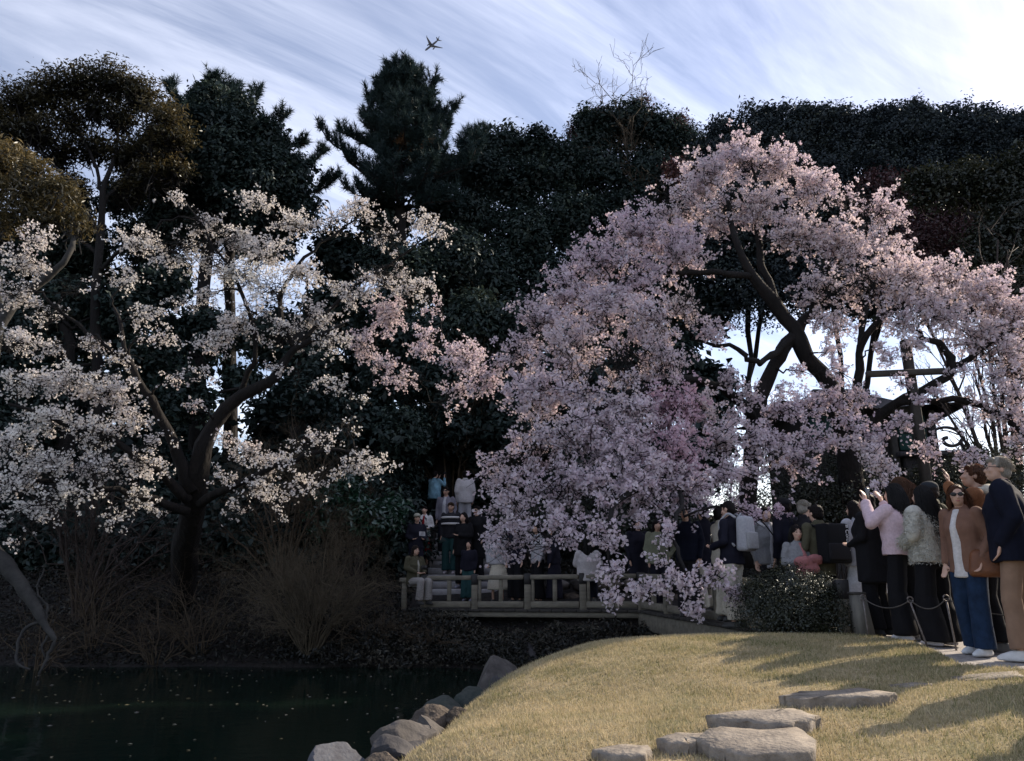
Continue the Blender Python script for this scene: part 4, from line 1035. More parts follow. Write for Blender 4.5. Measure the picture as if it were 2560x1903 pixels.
# distant tree line on the right
FAR = [(1860, 315, 27, 'low rounded evergreen where the far tree line starts behind the pink cherry'), (1950, 282, 27.5, 'evergreen with a flat top in the far tree line'), (2060, 282, 27.5, 'broad evergreen above the crown of the pink cherry in the far tree line'), (2170, 288, 28, 'even topped evergreen in the far tree line'), (2270, 276, 28, 'evergreen with a small raised tuft in the far tree line'), (2380, 296, 28, 'low even evergreen in the far tree line beside the tufted one'), (2490, 290, 28, 'far tree line evergreen above the glinting camellia'), (2600, 290, 28, 'last evergreen of the far tree line in view'), (2720, 300, 28, None), (2840, 320, 28, None), (2960, 340, 28, None)]
for i, (px, py, Y, lab) in enumerate(FAR):
    r = 1.2
    lob = [(px, py + 50, Y, r), (px - 60, py + 75, Y - .6, r), (px + 55, py + 85, Y - .6, r), (px + 5, py + 170, Y - 1, r * 1.2), (px - 45, py + 270, Y - 1.3, r * 1.25), (px + 45, py + 290, Y - 1.3, r * 1.25), (px - 30, py + 400, Y - 1.2, r * 1.2), (px + 40, py + 420, Y - 1.2, r * 1.2)]
    for k in range(5): lob.append((px + rng.uniform(-70, 70), py + rng.uniform(-4, 26), Y + rng.uniform(-.5, .5), rng.uniform(.25, .5)))
    bx = min((1800, 1875, 2105, 2150, 2530, 2700, 2840, 2960), key=lambda q: abs(q - px)) + rng.uniform(-8, 8)
    leafy(lab or ['evergreen next along the tree line past the edge of the view', 'evergreen further along the tree line past the edge of the view', 'last evergreen of the tree line past the edge of the view'][i - 8], gb(bx, Y), [[(bx, 1360, Y, .13), (bx, 1000, Y, .11), ((bx + px) / 2, 720, Y, .09), (px, py + 80, Y, .05)]], lob, 'leaf_far', 4600, 7, .125, .062, group='trees of the far tree line', spread=.22, tbase=.42, topbright=.16, seed=i * .7, name='far_tree', reach=False, aim=.9)

# ---- pines
def pine(label, base, trunk, arms, n_auto, top, tuft=.22, needles=22, group=None, seed=3, brown=None):
    base = np.asarray(base, float); r = np.random.default_rng(seed)
    root = empty('pine_tree', tuple(base), label=label, cat='tree', group=group)
    sk = Skel()
    tr = sk.limb([np.append(p[:3] - base, p[3]) for p in pxr(trunk)], 18, 8, .03)
    A = []
    for a in arms:
        A.append(sk.limb([np.append(p[:3] - base, p[3]) for p in pxr(a)], 10, 5, .04))
    for i in range(n_auto):
        k = r.uniform(top[0], 1.0); j = int(k * 17)
        p = tr[j, :3]; L = top[1] * (1 - ((k - top[0]) / (1 - top[0])) * .75) * r.uniform(.6, 1.1)
        a = r.uniform(0, 6.28); d = np.array((math.cos(a), math.sin(a), r.uniform(.0, .35)))
        q = [np.append(p, .04), np.append(p + d * L * .5 + [0, 0, -.02 * L], .028), np.append(p + d * L + [0, 0, .22 * L], .012)]
        A.append(sk.limb(q, 8, 4, .04))
    P2, R2, tips = [], [], []
    for C in A:
        L = np.linalg.norm(C[-1, :3] - C[0, :3]); n = max(6, int(L / .07))
        for t in r.uniform(.22, 1.0, n):
            j = t * (len(C) - 1); i0 = int(min(j, len(C) - 2)); f = j - i0
            p = C[i0, :3] * (1 - f) + C[i0 + 1, :3] * f
            tan = unit(C[i0 + 1, :3] - C[i0, :3]); sd = unit(np.cross(tan, [0, 0, 1]) + 1e-6)
            d = unit(tan * r.uniform(.1, .8) + sd * r.choice((-1, 1)) * r.uniform(.3, 1) + np.array([0, 0, r.uniform(.25, 1.0)]))
            l = r.uniform(.25, .85) * (1.15 - .6 * t)
            q = np.stack([p, p + d * l * .5, p + d * l + np.array([0, 0, .12 * l])])
            P2.append(q); R2.append((.012, .009, .006))
            tips.append((q[2], unit(d + [0, 0, .35]))); tips.append((q[1] + (q[2] - q[1]) * .2, unit(d + [0, 0, .2])))
        tips.append((C[-1, :3], unit(C[-1, :3] - C[-2, :3] + np.array([0, 0, .05]))))
    tips.append((tr[-1, :3], np.array([0, 0, 1.0])))
    tubes(np.array(P2), np.array(R2), 3, sk.mb)
    sk.mb.build('trunk', M['bark_dark'], root, smooth=True)
    C = np.array([t[0] for t in tips]); D = np.array([t[1] for t in tips])
    n = len(C); Cn = np.repeat(C, needles, 0); Dn = np.repeat(D, needles, 0)
    s = rng.uniform(-.16, .06, n * needles)[:, None]
    d = unit(Dn * .75 + rng.normal(0, .55, Dn.shape)); o = Cn + Dn * s
    sd = unit(np.cross(d, rng.normal(size=d.shape))) * .015
    l = (tuft * rng.uniform(.6, 1.1, n * needles))[:, None]
    V = np.stack((o - sd, o + sd, o + d * l), 1).reshape(-1, 3)
    tt = np.clip(.35 + .2 * noise3(C, 1.2, seed) + rng.normal(0, .15, n), 0, .88)
    if brown is not None:
        for (px, py, Y, rr) in brown:
            c = at(px, py, Y) - base
            m = np.linalg.norm((C - c) * [1, .4, 1], axis=1) < rr
            tt = np.where(m & (rng.random(n) < .7), 1.0, tt)
    mb = MB(); mb.add(V, np.arange(len(V)).reshape(-1, 3), np.repeat(np.repeat(tt, needles), 3))
    mb.build('needles', M['needle'], root, kind='stuff')
    return root
pine('tall dark pine with upswept tufts in the gap of the skyline under the aircraft', gb(1010, 26),
 [(1020, 1330, 26, .3), (1015, 900, 26, .26), (1005, 600, 26, .2), (1000, 400, 26, .13), (1005, 270, 26, .08), (1012, 180, 26, .03)],
 [[(1003, 460, 26, .07), (920, 440, 25.8, .06), (850, 380, 25.7, .045), (797, 315, 25.6, .02)], [(1003, 420, 26, .06), (930, 370, 26.3, .045), (850, 330, 26.3, .02)],
  [(1003, 330, 26, .05), (960, 260, 26.1, .035), (968, 190, 26, .015)], [(1003, 300, 26, .05), (1050, 250, 26.1, .03), (1090, 195, 26, .012)],
  [(1003, 370, 26, .06), (1080, 310, 26, .04), (1140, 272, 25.9, .015)], [(1003, 420, 26, .06), (1080, 370, 25.8, .04), (1125, 310, 25.8, .015)], [(1003, 470, 26, .06), (1090, 440, 25.6, .045), (1180, 400, 25.6, .03), (1190, 340, 25.6, .012)],
  [(1003, 480, 26, .06), (930, 500, 25.4, .04), (860, 470, 25.4, .02)], [(1003, 520, 26, .06), (1060, 510, 25.4, .04), (1150, 500, 25.2, .02)], [(1003, 360, 26, .05), (930, 310, 25.6, .03), (935, 240, 25.6, .015)],
  [(1003, 400, 26, .05), (1020, 380, 25.2, .03), (1060, 340, 24.9, .015)], [(1003, 400, 26, .05), (980, 400, 25.2, .03), (950, 360, 24.9, .015)]],
 120, (.5, 2.3), tuft=.30, needles=24, seed=4, brown=[(1010, 370, 25.5, .35), (1070, 375, 25.5, .3), (1080, 430, 25.3, .25)])
pine('spreading dark pine sloping down right beside the gap of sky', gb(560, 27),
 [(580, 1330, 27, .3), (575, 900, 27, .25), (570, 600, 27, .18), (560, 380, 27, .11), (560, 200, 27, .03)],
 [[(565, 330, 27, .06), (620, 280, 27, .04), (655, 220, 27, .015)], [(565, 380, 27, .07), (650, 330, 27, .05), (725, 280, 27, .015)], [(565, 430, 27, .07), (680, 390, 26.8, .05), (760, 360, 26.8, .02)],
  [(568, 480, 27, .07), (680, 450, 26.6, .05), (770, 420, 26.6, .035), (808, 375, 26.6, .015)], [(568, 540, 27, .07), (690, 510, 26.4, .05), (790, 480, 26.3, .035), (845, 440, 26.3, .015)],
  [(562, 300, 27, .05), (535, 240, 27, .03), (525, 215, 27, .015)], [(562, 350, 27, .05), (490, 290, 27.2, .03), (480, 235, 27.2, .012)], [(562, 370, 27, .05), (440, 260, 27.4, .03), (430, 215, 27.4, .012)], [(565, 420, 27, .06), (640, 420, 26, .04), (720, 420, 25.8, .015)], [(565, 470, 27, .06), (640, 500, 26, .04), (740, 530, 25.8, .015)]],
 130, (.5, 2.6), tuft=.30, needles=24, seed=9)
pine('slim dark pine tops to the right of the tall pine', gb(1230, 30),
 [(1210, 1330, 30, .22), (1205, 800, 30, .16), (1200, 500, 30, .1), (1190, 325, 30, .03)],
 [[(1200, 460, 30, .06), (1215, 390, 30, .04), (1215, 322, 30, .015)], [(1200, 470, 30, .06), (1160, 400, 30, .04), (1160, 345, 30, .015)], [(1200, 440, 30, .05), (1180, 380, 30, .03), (1185, 325, 30, .015)]],
 40, (.6, 1.5), tuft=.30, needles=22, seed=13)
# the pine over the path, only a needle tip of it shows in the top right corner
tip = at(2630, -18, 6.0)
pine('pine overhanging the path whose needle tips poke into the top right corner', (9.2, 9.4, h1(9.2, 9.4)),
 [(0, 0, 1, .1), (0, 0, 1, .1)], [], 0, (.5, 1), seed=20) if False else None
def path_pine():
    base = np.array((8.8, 3.0, h1(8.8, 3.0) - .05))
    root = empty('pine_tree', tuple(base), label='pine leaning over the path with needle tips showing against the bright sky', cat='tree')
    sk = Skel()
    tr = sk.limb([(0, 0, 0, .22), (-.2, .1, 2.2, .19), (-.4, .3, 4.2, .15), (-.5, .4, 6.0, .1), (-.6, .5, 7.2, .04)], 16, 10, .03)
    t = tip - base
    arms = [[(-.4, .3, 4.6, .07), (-1.4, 1.4, 5.4, .05), tuple(t * .85 + np.array((0, 0, .8)) * .6) + (.03,), tuple(t + np.array((.12, .05, .02))) + (.012,)],
            [(-.5, .4, 6.0, .06), (-.1, -.8, 6.5, .04), (.5, -1.6, 6.6, .015)], [(-.45, .35, 5.2, .06), (.6, -.3, 5.7, .04), (1.4, -.4, 6.0, .015)], [(-.55, .45, 6.8, .04), (-.9, -.5, 7.2, .02), (-1.0, -1.2, 7.5, .01)]]
    tips = []
    for a in arms:
        C = sk.limb(a, 12, 6, .02)
        for q in range(26):
            j = rng.integers(4, 12); d = unit(rng.normal(0, 1, 3) * [1, 1, .5] + [0, 0, .2]); l = rng.uniform(.15, .45)
            e = C[j, :3] + d * l
            if np.linalg.norm(e - t) < .5: continue
            tubes(np.stack((C[j, :3], (C[j, :3] + e) / 2, e)), np.array((.01, .008, .005)), 4, sk.mb, cap=False); tips.append((e, d))
        tips.append((C[-1, :3], unit(C[-1, :3] - C[-2, :3])))
    # the visible spray
    for q in range(10): tips.append((t + rng.normal(0, .05, 3) + [.06, 0, 0], unit(np.array((-1, -.2, -.35)) + rng.normal(0, .35, 3))))
    sk.mb.build('trunk', M['bark_dark'], root, smooth=True)
    C = np.array([x[0] for x in tips]); D = np.array([x[1] for x in tips]); k = 34
    d = unit(np.repeat(D, k, 0) * .8 + rng.normal(0, .45, (len(C) * k, 3))); o = np.repeat(C, k, 0) - np.repeat(D, k, 0) * rng.uniform(0, .1, (len(C) * k, 1))
    l = rng.uniform(.13, .24, len(d))[:, None]
    P = np.stack((o, o + d * l * .5, o + d * l + np.array([0, 0, -.01])), 1)
    mb = MB(); tubes(P, np.tile([.0016, .0014, .0007], (len(P), 1)), 3, mb, .3)
    mb.build('needles', M['needle'], root, kind='stuff')
path_pine()

# ---- bare twiggy plants
def branch_out(P, Rr, per, lenf, spread, up, k=5, wig=.06, tmin=.25, curl=0.0, rmin=.0013):
    n = len(P); kk = P.shape[1]
    t = rng.uniform(tmin, 1.0, (n, per)) * (kk - 1)
    i = np.minimum(t.astype(int), kk - 2); f = (t - i)[..., None]
    ar = np.arange(n)[:, None]
    o = P[ar, i] * (1 - f) + P[ar, i + 1] * f
    tan = unit(P[ar, i + 1] - P[ar, i]); r0 = (Rr[ar, i]) * .6
    d = unit(tan + rng.normal(0, spread, tan.shape) + np.array([0, 0, up]))
    L = np.linalg.norm(P[:, -1] - P[:, 0], axis=-1)[:, None] * lenf * rng.uniform(.5, 1.2, (n, per))
    o, d, L, r0 = o.reshape(-1, 3), d.reshape(-1, 3), L.reshape(-1), r0.reshape(-1)
    s = np.linspace(0, 1, k)
    bend = rng.normal(0, 1, d.shape) * curl
    Q = o[:, None] + d[:, None] * (s[None, :, None] * L[:, None, None]) + bend[:, None] * (s[None, :, None] ** 2) * L[:, None, None]
    Q[:, 1:] += rng.normal(0, wig, Q[:, 1:].shape) * L[:, None, None]
    Rq = np.maximum(r0[:, None] * (1 - .75 * s[None]), rmin)
    return Q, Rq
def bare_plant(name, label, base, stems, radii, levels, mat, cat='shrub', group=None, sides=(5, 4, 3, 3)):
    root = empty(name, tuple(base), label=label, cat=cat, group=group)
    mb = MB(); P, Rr = stems, radii
    tubes(P, Rr, sides[0], mb, cap=False)
    for i, lv in enumerate(levels):
        P, Rr = branch_out(P, Rr, *lv[:4], **(lv[4] if len(lv) > 4 else {}))
        tubes(P, Rr, sides[min(i + 1, 3)], mb, cap=False)
    mb.build('stems', M[mat], root, smooth=True)
    return root
def dome_stems(n, h, w, r, k=6, lean=.25):
    a = rng.uniform(0, 6.28, n); q = np.sqrt(rng.uniform(.02, 1, n))
    end = np.stack((np.cos(a) * q * w, np.sin(a) * q * w * .8, h * np.sqrt(np.clip(1.08 - q ** 2 * .85, .05, 1)) * rng.uniform(.7, 1.0, n)), -1)
    st = np.stack((np.cos(a) * .12, np.sin(a) * .12, 0 * a), -1)
    t = np.linspace(0, 1, k)[None, :, None]
    mid = end * [.35, .35, .6]
    P = (1 - t) ** 2 * st[:, None] + 2 * t * (1 - t) * mid[:, None] + t ** 2 * end[:, None]
    P[:, 1:] += rng.normal(0, .035, P[:, 1:].shape)
    return P, np.linspace(r, r * .35, k)[None].repeat(n, 0)
# big brown dome over the far water edge
b = np.array((at(765, 1610, 14.6)[0], 14.9, -.75))
P, Rr = dome_stems(46, 2.05, 1.75, .016)
bare_plant('bare_shrub', 'wide dome of pale brown leafless twigs leaning over the pond', b, P, Rr, [(7, .42, .55, .1), (7, .5, .6, .05), (5, .6, .7, .0)], 'twig_dry')
# bare maples behind
for (lab, px, py, Y, h, w, m) in (('brown leafless maple with fine twigs right of the white cherry', 1130, 1130, 22.6, 6.2, 2.0, 'twig_brown'), ('brown leafless maple low beside the steps', 850, 1230, 17.9, 2.3, 1.2, 'twig_brown'), ('leafless grey brown tree behind the white cherry trunk', 720, 1250, 17.5, 3.4, 2.0, 'twig_brown'), ('dark leafless thicket tree on the left bank', 220, 1400, 16.3, 3.2, 2.4, 'twig')):
    b = np.array((at(px, py, Y)[0], Y, h1(at(px, py, Y)[0], Y)))
    P, Rr = dome_stems(14, h, w, .035)
    bare_plant('bare_tree', lab, b, P, Rr, [(7, .42, .55, .12), (7, .45, .6, .06), (6, .5, .65, .03)], m, 'tree')
# twigs above the skyline
b = gb(1640, 31); top = at(1640, 300, 31)[2] - b[2]
P, Rr = dome_stems(18, top + 1.5, 2.8, .09)
bare_plant('bare_tree', 'bare pale twigs rising above the domed evergreen skyline', b, P, Rr, [(8, .16, .45, .35, dict(rmin=.012, tmin=.6)), (7, .45, .5, .2, dict(rmin=.009)), (4, .5, .5, .1, dict(rmin=.007))], 'twig_brown', 'tree')
b = np.array((at(2520, 1250, 15.5)[0], 15.5, h1(at(2520, 1250, 15.5)[0], 15.5)))
P, Rr = dome_stems(9, 8.0, 1.6, .05)
bare_plant('bare_tree', 'tall bare tree with thin bright twigs at the right edge', b, P, Rr, [(7, .3, .4, .25), (6, .45, .5, .1)], 'twig', 'tree')
# low tangled water shrubs on the left bank
for i, (px, Y, h, w) in enumerate(((90, 14.3, 1.1, 1.0), (390, 14.9, 1.2, 1.3), (500, 15.2, 1.5, 1.2), (230, 15.4, 1.7, 1.2), (930, 15.2, .8, .8), (1080, 15.1, .5, .7))):
    b = np.array((at(px, 1640, Y)[0], Y, max(h1(at(px, 1640, Y)[0], Y), WATER) - .03))
    P, Rr = dome_stems(14, h, w, .014)
    bare_plant('water_shrub', ['low tangled shrub beside the looping roots of the leaning trunk', 'wide tangled leafless shrub midway along the left bank', 'tangled leafless shrub just left of the brown twig dome', 'tall tangled leafless thicket behind the leaning trunk', 'small tangled shrub right of the brown twig dome', 'smallest tangled shrub under the left end of the footbridge'][i], b, P, Rr, [(6, .5, .7, -.05, dict(curl=.3)), (5, .55, .8, -.05, dict(curl=.3))], 'twig_brown', group='tangled shrubs along the far water edge')
# leaning trunk and looping roots at the left edge
b = at(110, 1590, 12.2)
o = empty('leaning_trunk', tuple(b), label='leaning grey green trunk with looping roots dipping into the pond at the left', cat='tree')
sk = Skel()
sk.limb([np.append(at(*q[:3]) - b, q[3]) for q in ((-60, 1320, 12.6, .13), (20, 1420, 12.4, .12), (75, 1490, 12.3, .10), (105, 1555, 12.2, .06), (135, 1600, 12.1, .035), (120, 1640, 12.1, .025), (100, 1680, 12, .02), (92, 1715, 12, .015))], 24, 9, .01)
sk.limb([np.append(at(*q[:3]) - b, q[3]) for q in ((108, 1552, 12.2, .03), (60, 1575, 12.2, .025), (42, 1625, 12.1, .022), (45, 1660, 12, .02), (75, 1675, 12, .015))], 20, 7, .006)
sk.limb([np.append(at(*q[:3]) - b, q[3]) for q in ((112, 1560, 12.2, .03), (118, 1520, 12.3, .02), (95, 1480, 12.3, .015), (110, 1420, 12.4, .01))], 14, 6, .01)
sk.limb([np.append(at(*q[:3]) - b, q[3]) for q in ((120, 1590, 12.2, .02), (105, 1620, 12.1, .015), (118, 1650, 12.1, .012))], 10, 6, .004)
sk.mb.build('trunk', M['bark_grey'], o, smooth=True)
# ---- leafy shrubs
def shrub(label, px, py, Y, lobes, mat, clusters, per, L, W, **k):
    b = np.array((at(px, py, Y)[0], Y, h1(at(px, py, Y)[0], Y) - .03))
    root = empty('shrub', tuple(b), label=label, cat='shrub')
    P, Rr = dome_stems(22, max(at(*q[:3])[2] - b[2] for q in lobes), max(q[3] for q in lobes) * 1.3, .014)
    m = tubes(P, Rr, 4, cap=False); m.build('stems', M['twig'], root)
    mb = MB(); leaf_mass(mb, [np.append(at(*q[:3]) - b, q[3]) for q in lobes], clusters, per, L, W, **k)
    mb.build('foliage', M[mat], root, kind='stuff')
    return root
shrub('rounded dense azalea bush with tiny dull leaves between bridge end and bollard', 1985, 1590, 8.9,
 [(1985, 1500, 8.9, .42), (1910, 1530, 8.8, .33), (2060, 1540, 8.8, .33), (1985, 1560, 8.7, .36), (1900, 1490, 9, .24), (2050, 1480, 9, .22)], 'leaf_bush', 3600, 8, .026, .013, spread=.075, shell=(.6, 1.04), lump=.2, tbase=.42, tvar=.3)
shrub('glossy green broadleaf shrub beside the head of the steps', 890, 1330, 17.6,
 [(830, 1270, 17.6, .5), (900, 1290, 17.5, .45), (960, 1300, 17.5, .4), (870, 1230, 17.7, .35), (800, 1310, 17.5, .3), (985, 1270, 17.8, .3)], 'leaf_green', 620, 7, .17, .055, spread=.16, aim=.3, tbase=.35, tvar=.4)
shrub('dark hedge bushes standing right of the steps under the pink cherry', 1330, 1400, 18.5,
 [(1280, 1330, 18.8, .7), (1380, 1300, 18.9, .8), (1500, 1320, 18.5, .8), (1600, 1330, 18, .8), (1700, 1340, 17.5, .8), (1440, 1210, 19.5, .9), (1600, 1210, 19.5, .9)], 'leaf_bush', 2600, 8, .09, .045, spread=.2, tbase=.35)
shrub('clipped dark hedge behind the crowd on the path', 2080, 1330, 13.8,
 [(1850, 1310, 14, .6), (1950, 1280, 14, .7), (2050, 1270, 14, .75), (2150, 1270, 13.8, .75), (2250, 1280, 13.6, .7), (2350, 1260, 13.6, .8), (2450, 1230, 13.8, .8), (2550, 1230, 13.8, .8), (2120, 1180, 15, .6), (2450, 1180, 15, .6)], 'leaf_bush', 4800, 8, .055, .03, spread=.14, tbase=.45, tvar=.3)
# ---- undergrowth of the far bank
def undergrowth(n):
    x = rng.uniform(-15, 6, n); y = rng.uniform(13.6, 21, n)
    z = HT(x, y)
    k = (z > WATER + .02) & ~((x > ST_X0 - .15) & (x < ST_X1 + .15) & (y > 15.9)) & ~((y > 16.0 - (x + 2.2) * .33) & (y < 18.2 - (x + 2.2) * .33) & (x > -2.2))
    x, y, z = x[k], y[k], z[k]
    c = np.stack((x, y, z), -1)
    pn = noise3(c * [1, 1, 0], 1.3, 4)
    hgt = np.clip(.10 + .30 * (pn + .35), .03, .5)
    c[:, 2] += rng.uniform(0, 1, len(c)) * hgt
    N = unit(rng.normal(0, .7, c.shape) + [0, -.3, .8])
    mb = MB(); leaf_quads(mb, c, N, .085 * rng.uniform(.5, 1.5, len(c)), .035, .45 + .3 * noise3(c, 2.4, 6) + rng.normal(0, .2, len(c)))
    tag(mb.build('undergrowth', M['under'], kind='stuff'), 'dark ivy and low undergrowth covering the far bank')
undergrowth(80000)
def fringe(n):
    x = rng.uniform(-4.5, 4.0, n); yr = 16.05 - (x + 2.25) * .33
    y = yr - rng.uniform(.12, 1.9, n); z = HT(x, y); k = (z > WATER - .05); x, y, z = x[k], y[k], z[k]
    c = np.stack((x, y, z), -1); hgt = np.clip(.12 + .32 * (noise3(c * [1, 1, 0], 2.2, 9) + .4), .04, .55)
    c[:, 2] += rng.uniform(0, 1, len(c)) ** .7 * hgt
    c[:, 2] = np.minimum(c[:, 2], .02 + .05 * noise3(c, 4, 2))
    N = unit(rng.normal(0, .6, c.shape) + [0, -.5, .7])
    mb = MB(); leaf_quads(mb, c, N, .075 * rng.uniform(.5, 1.6, len(c)), .03, .55 + .4 * noise3(c, 1.5, 16) + rng.normal(0, .2, len(c)))
    tag(mb.build('bank_plants', M['under'], kind='stuff'), 'low leafy plants on the bank under the footbridge')
fringe(26000)

# ================================================================== PEOPLE
def fabric(name, c, rough=.85, scale=40, k=.75, bump=.25, sheen=.0, bscale=None, spec=.15):
    return surf('cloth_' + name, c, tuple(x * k for x in c), rough, scale, bump=bump, bscale=bscale or 220, spec=spec, sheen=sheen, bdist=.004)
SKIN = {'light': surf('skin_light', (.52, .33, .25), (.44, .27, .20), .5, 12, spec=.4), 'tan': surf('skin_tan', (.40, .245, .18), (.33, .20, .145), .5, 12, spec=.4)}
HAIRM = {}
def hairmat(k):
    cols = {'black': (.012, .009, .009), 'brown': (.045, .026, .016), 'grey': (.32, .29, .25), 'auburn': (.07, .03, .017), 'dark': (.02, .014, .012)}
    if k not in HAIRM: HAIRM[k] = surf('hair_' + k, cols[k], tuple(x * .5 for x in cols[k]), .5, 30, bump=.6, bscale=60, spec=.07, stretch=(3, 3, .4))
    return HAIRM[k]
CL = {}
def cloth(name, c, **k):
    if name not in CL: CL[name] = fabric(name, c, **k)
    return CL[name]

def sphere_vf(seg=12, rings=8):
    V = [(0, 0, 1)]
    for i in range(1, rings):
        t = math.pi * i / rings
        for j in range(seg):
            p = 2 * math.pi * j / seg
            V.append((math.sin(t) * math.cos(p), math.sin(t) * math.sin(p), math.cos(t)))
    V.append((0, 0, -1)); V = np.array(V); T, Q = [], []
    for j in range(seg):
        T.append((0, 1 + j, 1 + (j + 1) % seg)); n = len(V) - 1; b = 1 + (rings - 2) * seg
        T.append((n, b + (j + 1) % seg, b + j))
    for i in range(rings - 2):
        for j in range(seg):
            a = 1 + i * seg
            Q.append((a + j, a + seg + j, a + seg + (j + 1) % seg, a + (j + 1) % seg))
    return V, np.array(T), np.array(Q)
SV, STt, SQ = sphere_vf()
def ell(m, c, r, rot=None):
    V = SV * np.array(r)
    if rot is not None: V = V @ np.array(rot).T
    m.add(V + np.array(c), STt); m.f.append(SQ + m.n - len(V))
def cap(m, p0, r0, p1, r1, seg=10, flat=1.0):
    """tapered capsule"""
    p0, p1 = np.asarray(p0, float), np.asarray(p1, float)
    d = p1 - p0; L = np.linalg.norm(d); z = d / max(L, 1e-6)
    ref = np.array((1.0, 0, 0)) if abs(z[0]) < .8 else np.array((0, 1.0, 0))
    y = unit(np.cross(z, ref)); x = np.cross(y, z)
    rows = []
    for a in (-85, -55, -25, 0): rows.append((p0 + z * r0 * math.sin(R(a)), r0 * math.cos(R(a))))
    for a in (0, 25, 55, 85): rows.append((p1 + z * r1 * math.sin(R(a)), r1 * math.cos(R(a))))
    loft(m, [(c, r, r * flat) for c, r in rows], x, y, seg)
def loft(m, rings, x=np.array((1.0, 0, 0)), y=np.array((0, 1.0, 0)), seg=14):
    """closed loft through elliptical rings (centre, rx, ry)"""
    a = np.arange(seg) * 2 * math.pi / seg; V = []
    for c, rx, ry in rings:
        V.append(np.asarray(c)[None] + np.cos(a)[:, None] * x[None] * rx + np.sin(a)[:, None] * y[None] * ry)
    n = len(rings); V = np.concatenate(V)
    idx = np.arange(n * seg).reshape(n, seg)
    F = np.stack((idx[:-1], np.roll(idx[:-1], -1, 1), np.roll(idx[1:], -1, 1), idx[1:]), -1).reshape(-1, 4)
    m.add(V, F); b = m.n - len(V)
    m.f.append((idx[0][::-1] + b)[None]); m.f.append((idx[-1] + b)[None])
PENDING = []
def solid(name, m, mat, parent, voxel, smooth=4, fold=0.0, ff=9.0, kind=None):
    """the primitives in m become one continuous voxel-remeshed skin"""
    o = m.build(name, mat, parent)
    md = o.modifiers.new('remesh', 'REMESH'); md.mode = 'VOXEL'; md.voxel_size = voxel
    if smooth:
        ms = o.modifiers.new('smooth', 'SMOOTH'); ms.factor = .5; ms.iterations = smooth
    PENDING.append((o, mat, fold, ff)); return o
def finish_people():
    bpy.context.view_layer.update()
    dg = bpy.context.evaluated_depsgraph_get()
    res = [(o, bpy.data.meshes.new_from_object(o.evaluated_get(dg)), mat, fold, ff) for o, mat, fold, ff in PENDING]
    for o, me, mat, fold, ff in res:
        old = o.data; o.modifiers.clear(); o.data = me
        bpy.data.meshes.remove(old)
        me.name = o.name
        me.materials.clear(); me.materials.append(mat)
        n = len(me.vertices)
        if n and fold:
            V = np.empty(n * 3, np.float32); me.vertices.foreach_get('co', V); V = V.reshape(-1, 3)
            N = np.empty(n * 3, np.float32); me.vertices.foreach_get('normal', N); N = N.reshape(-1, 3)
            s = sum(ord(c) * (i + 1) for i, c in enumerate(o.parent.get('label', '') if o.parent else '')) % 97
            D = .55 - 1.5 * np.abs(noise3(V * [1, 1, .8] + s, ff * .8, s * .1, 2)) + .35 * noise3(V + s, ff * .5, 2.0, 1)
            V = V + N * (np.maximum(D, -.4) * fold)[:, None]
            me.vertices.foreach_set('co', V.astype(np.float32).ravel())
        me.polygons.foreach_set('use_smooth', np.ones(len(me.polygons), bool)); me.update()

ARM = {  # elbow, wrist, hand direction for the RIGHT arm (x to the right, y forward, z up), 1.70 m figure
 'down': ((.232, -.03, 1.13), (.215, .05, .89), (0, .25, -1)),
 'front': ((.25, -.02, 1.14), (.14, .22, 1.06), (-.6, .8, .1)),
 'fold': ((.24, .03, 1.15), (.02, .22, 1.17), (-1, .3, .1)),
 'phone': ((.27, .15, 1.27), (.15, .36, 1.50), (-.25, .25, 1)),
 'high': ((.29, .12, 1.25), (.15, .27, 1.50), (-.25, .25, 1)),
 'face': ((.25, .14, 1.22), (.08, .22, 1.52), (-.3, .1, 1)),
 'hip': ((.36, -.06, 1.16), (.24, .02, .98), (-.5, .4, -.6)),
 'pocket': ((.255, -.06, 1.15), (.20, .06, .95), (-.1, .3, -1)),
 'lap': ((.24, .02, .78), (.10, .24, .68), (-.6, .7, -.2)),
}
def hand(m, w, d, side, s, curl=.5, fine=True):
    d = unit(np.asarray(d, float)); ref = np.array((0, 0, 1.0)) if abs(d[2]) < .8 else np.array((0, 1.0, 0))
    u = unit(np.cross(d, ref)) * side; nrm = np.cross(u, d) * side
    pc = w + d * .045 * s
    cap(m, w, .024 * s, w + d * .075 * s, .036 * s, 8, .5)
    if not fine: 
        cap(m, w + d * .07 * s, .034 * s, w + d * .14 * s + nrm * .02 * s, .022 * s, 8, .5); return
    for i, (o, l) in enumerate(((-.030, .078), (-.010, .086), (.010, .08), (.029, .062))):
        b = w + d * .082 * s + u * o * s; k = b + (d + nrm * curl * .5) * l * .5 * s; e = k + unit(d * (1 - curl * .6) + nrm * curl) * l * .5 * s
        cap(m, b, .0095 * s, k, .009 * s, 6); cap(m, k, .009 * s, e, .0075 * s, 6)
    b = w + d * .03 * s - u * .032 * s; k = b + unit(d * .7 - u * .8 + nrm * .2) * .035 * s; e = k + unit(d - u * .15 + nrm * .3) * .032 * s
    cap(m, b, .0125 * s, k, .011 * s, 6); cap(m, k, .011 * s, e, .009 * s, 6)

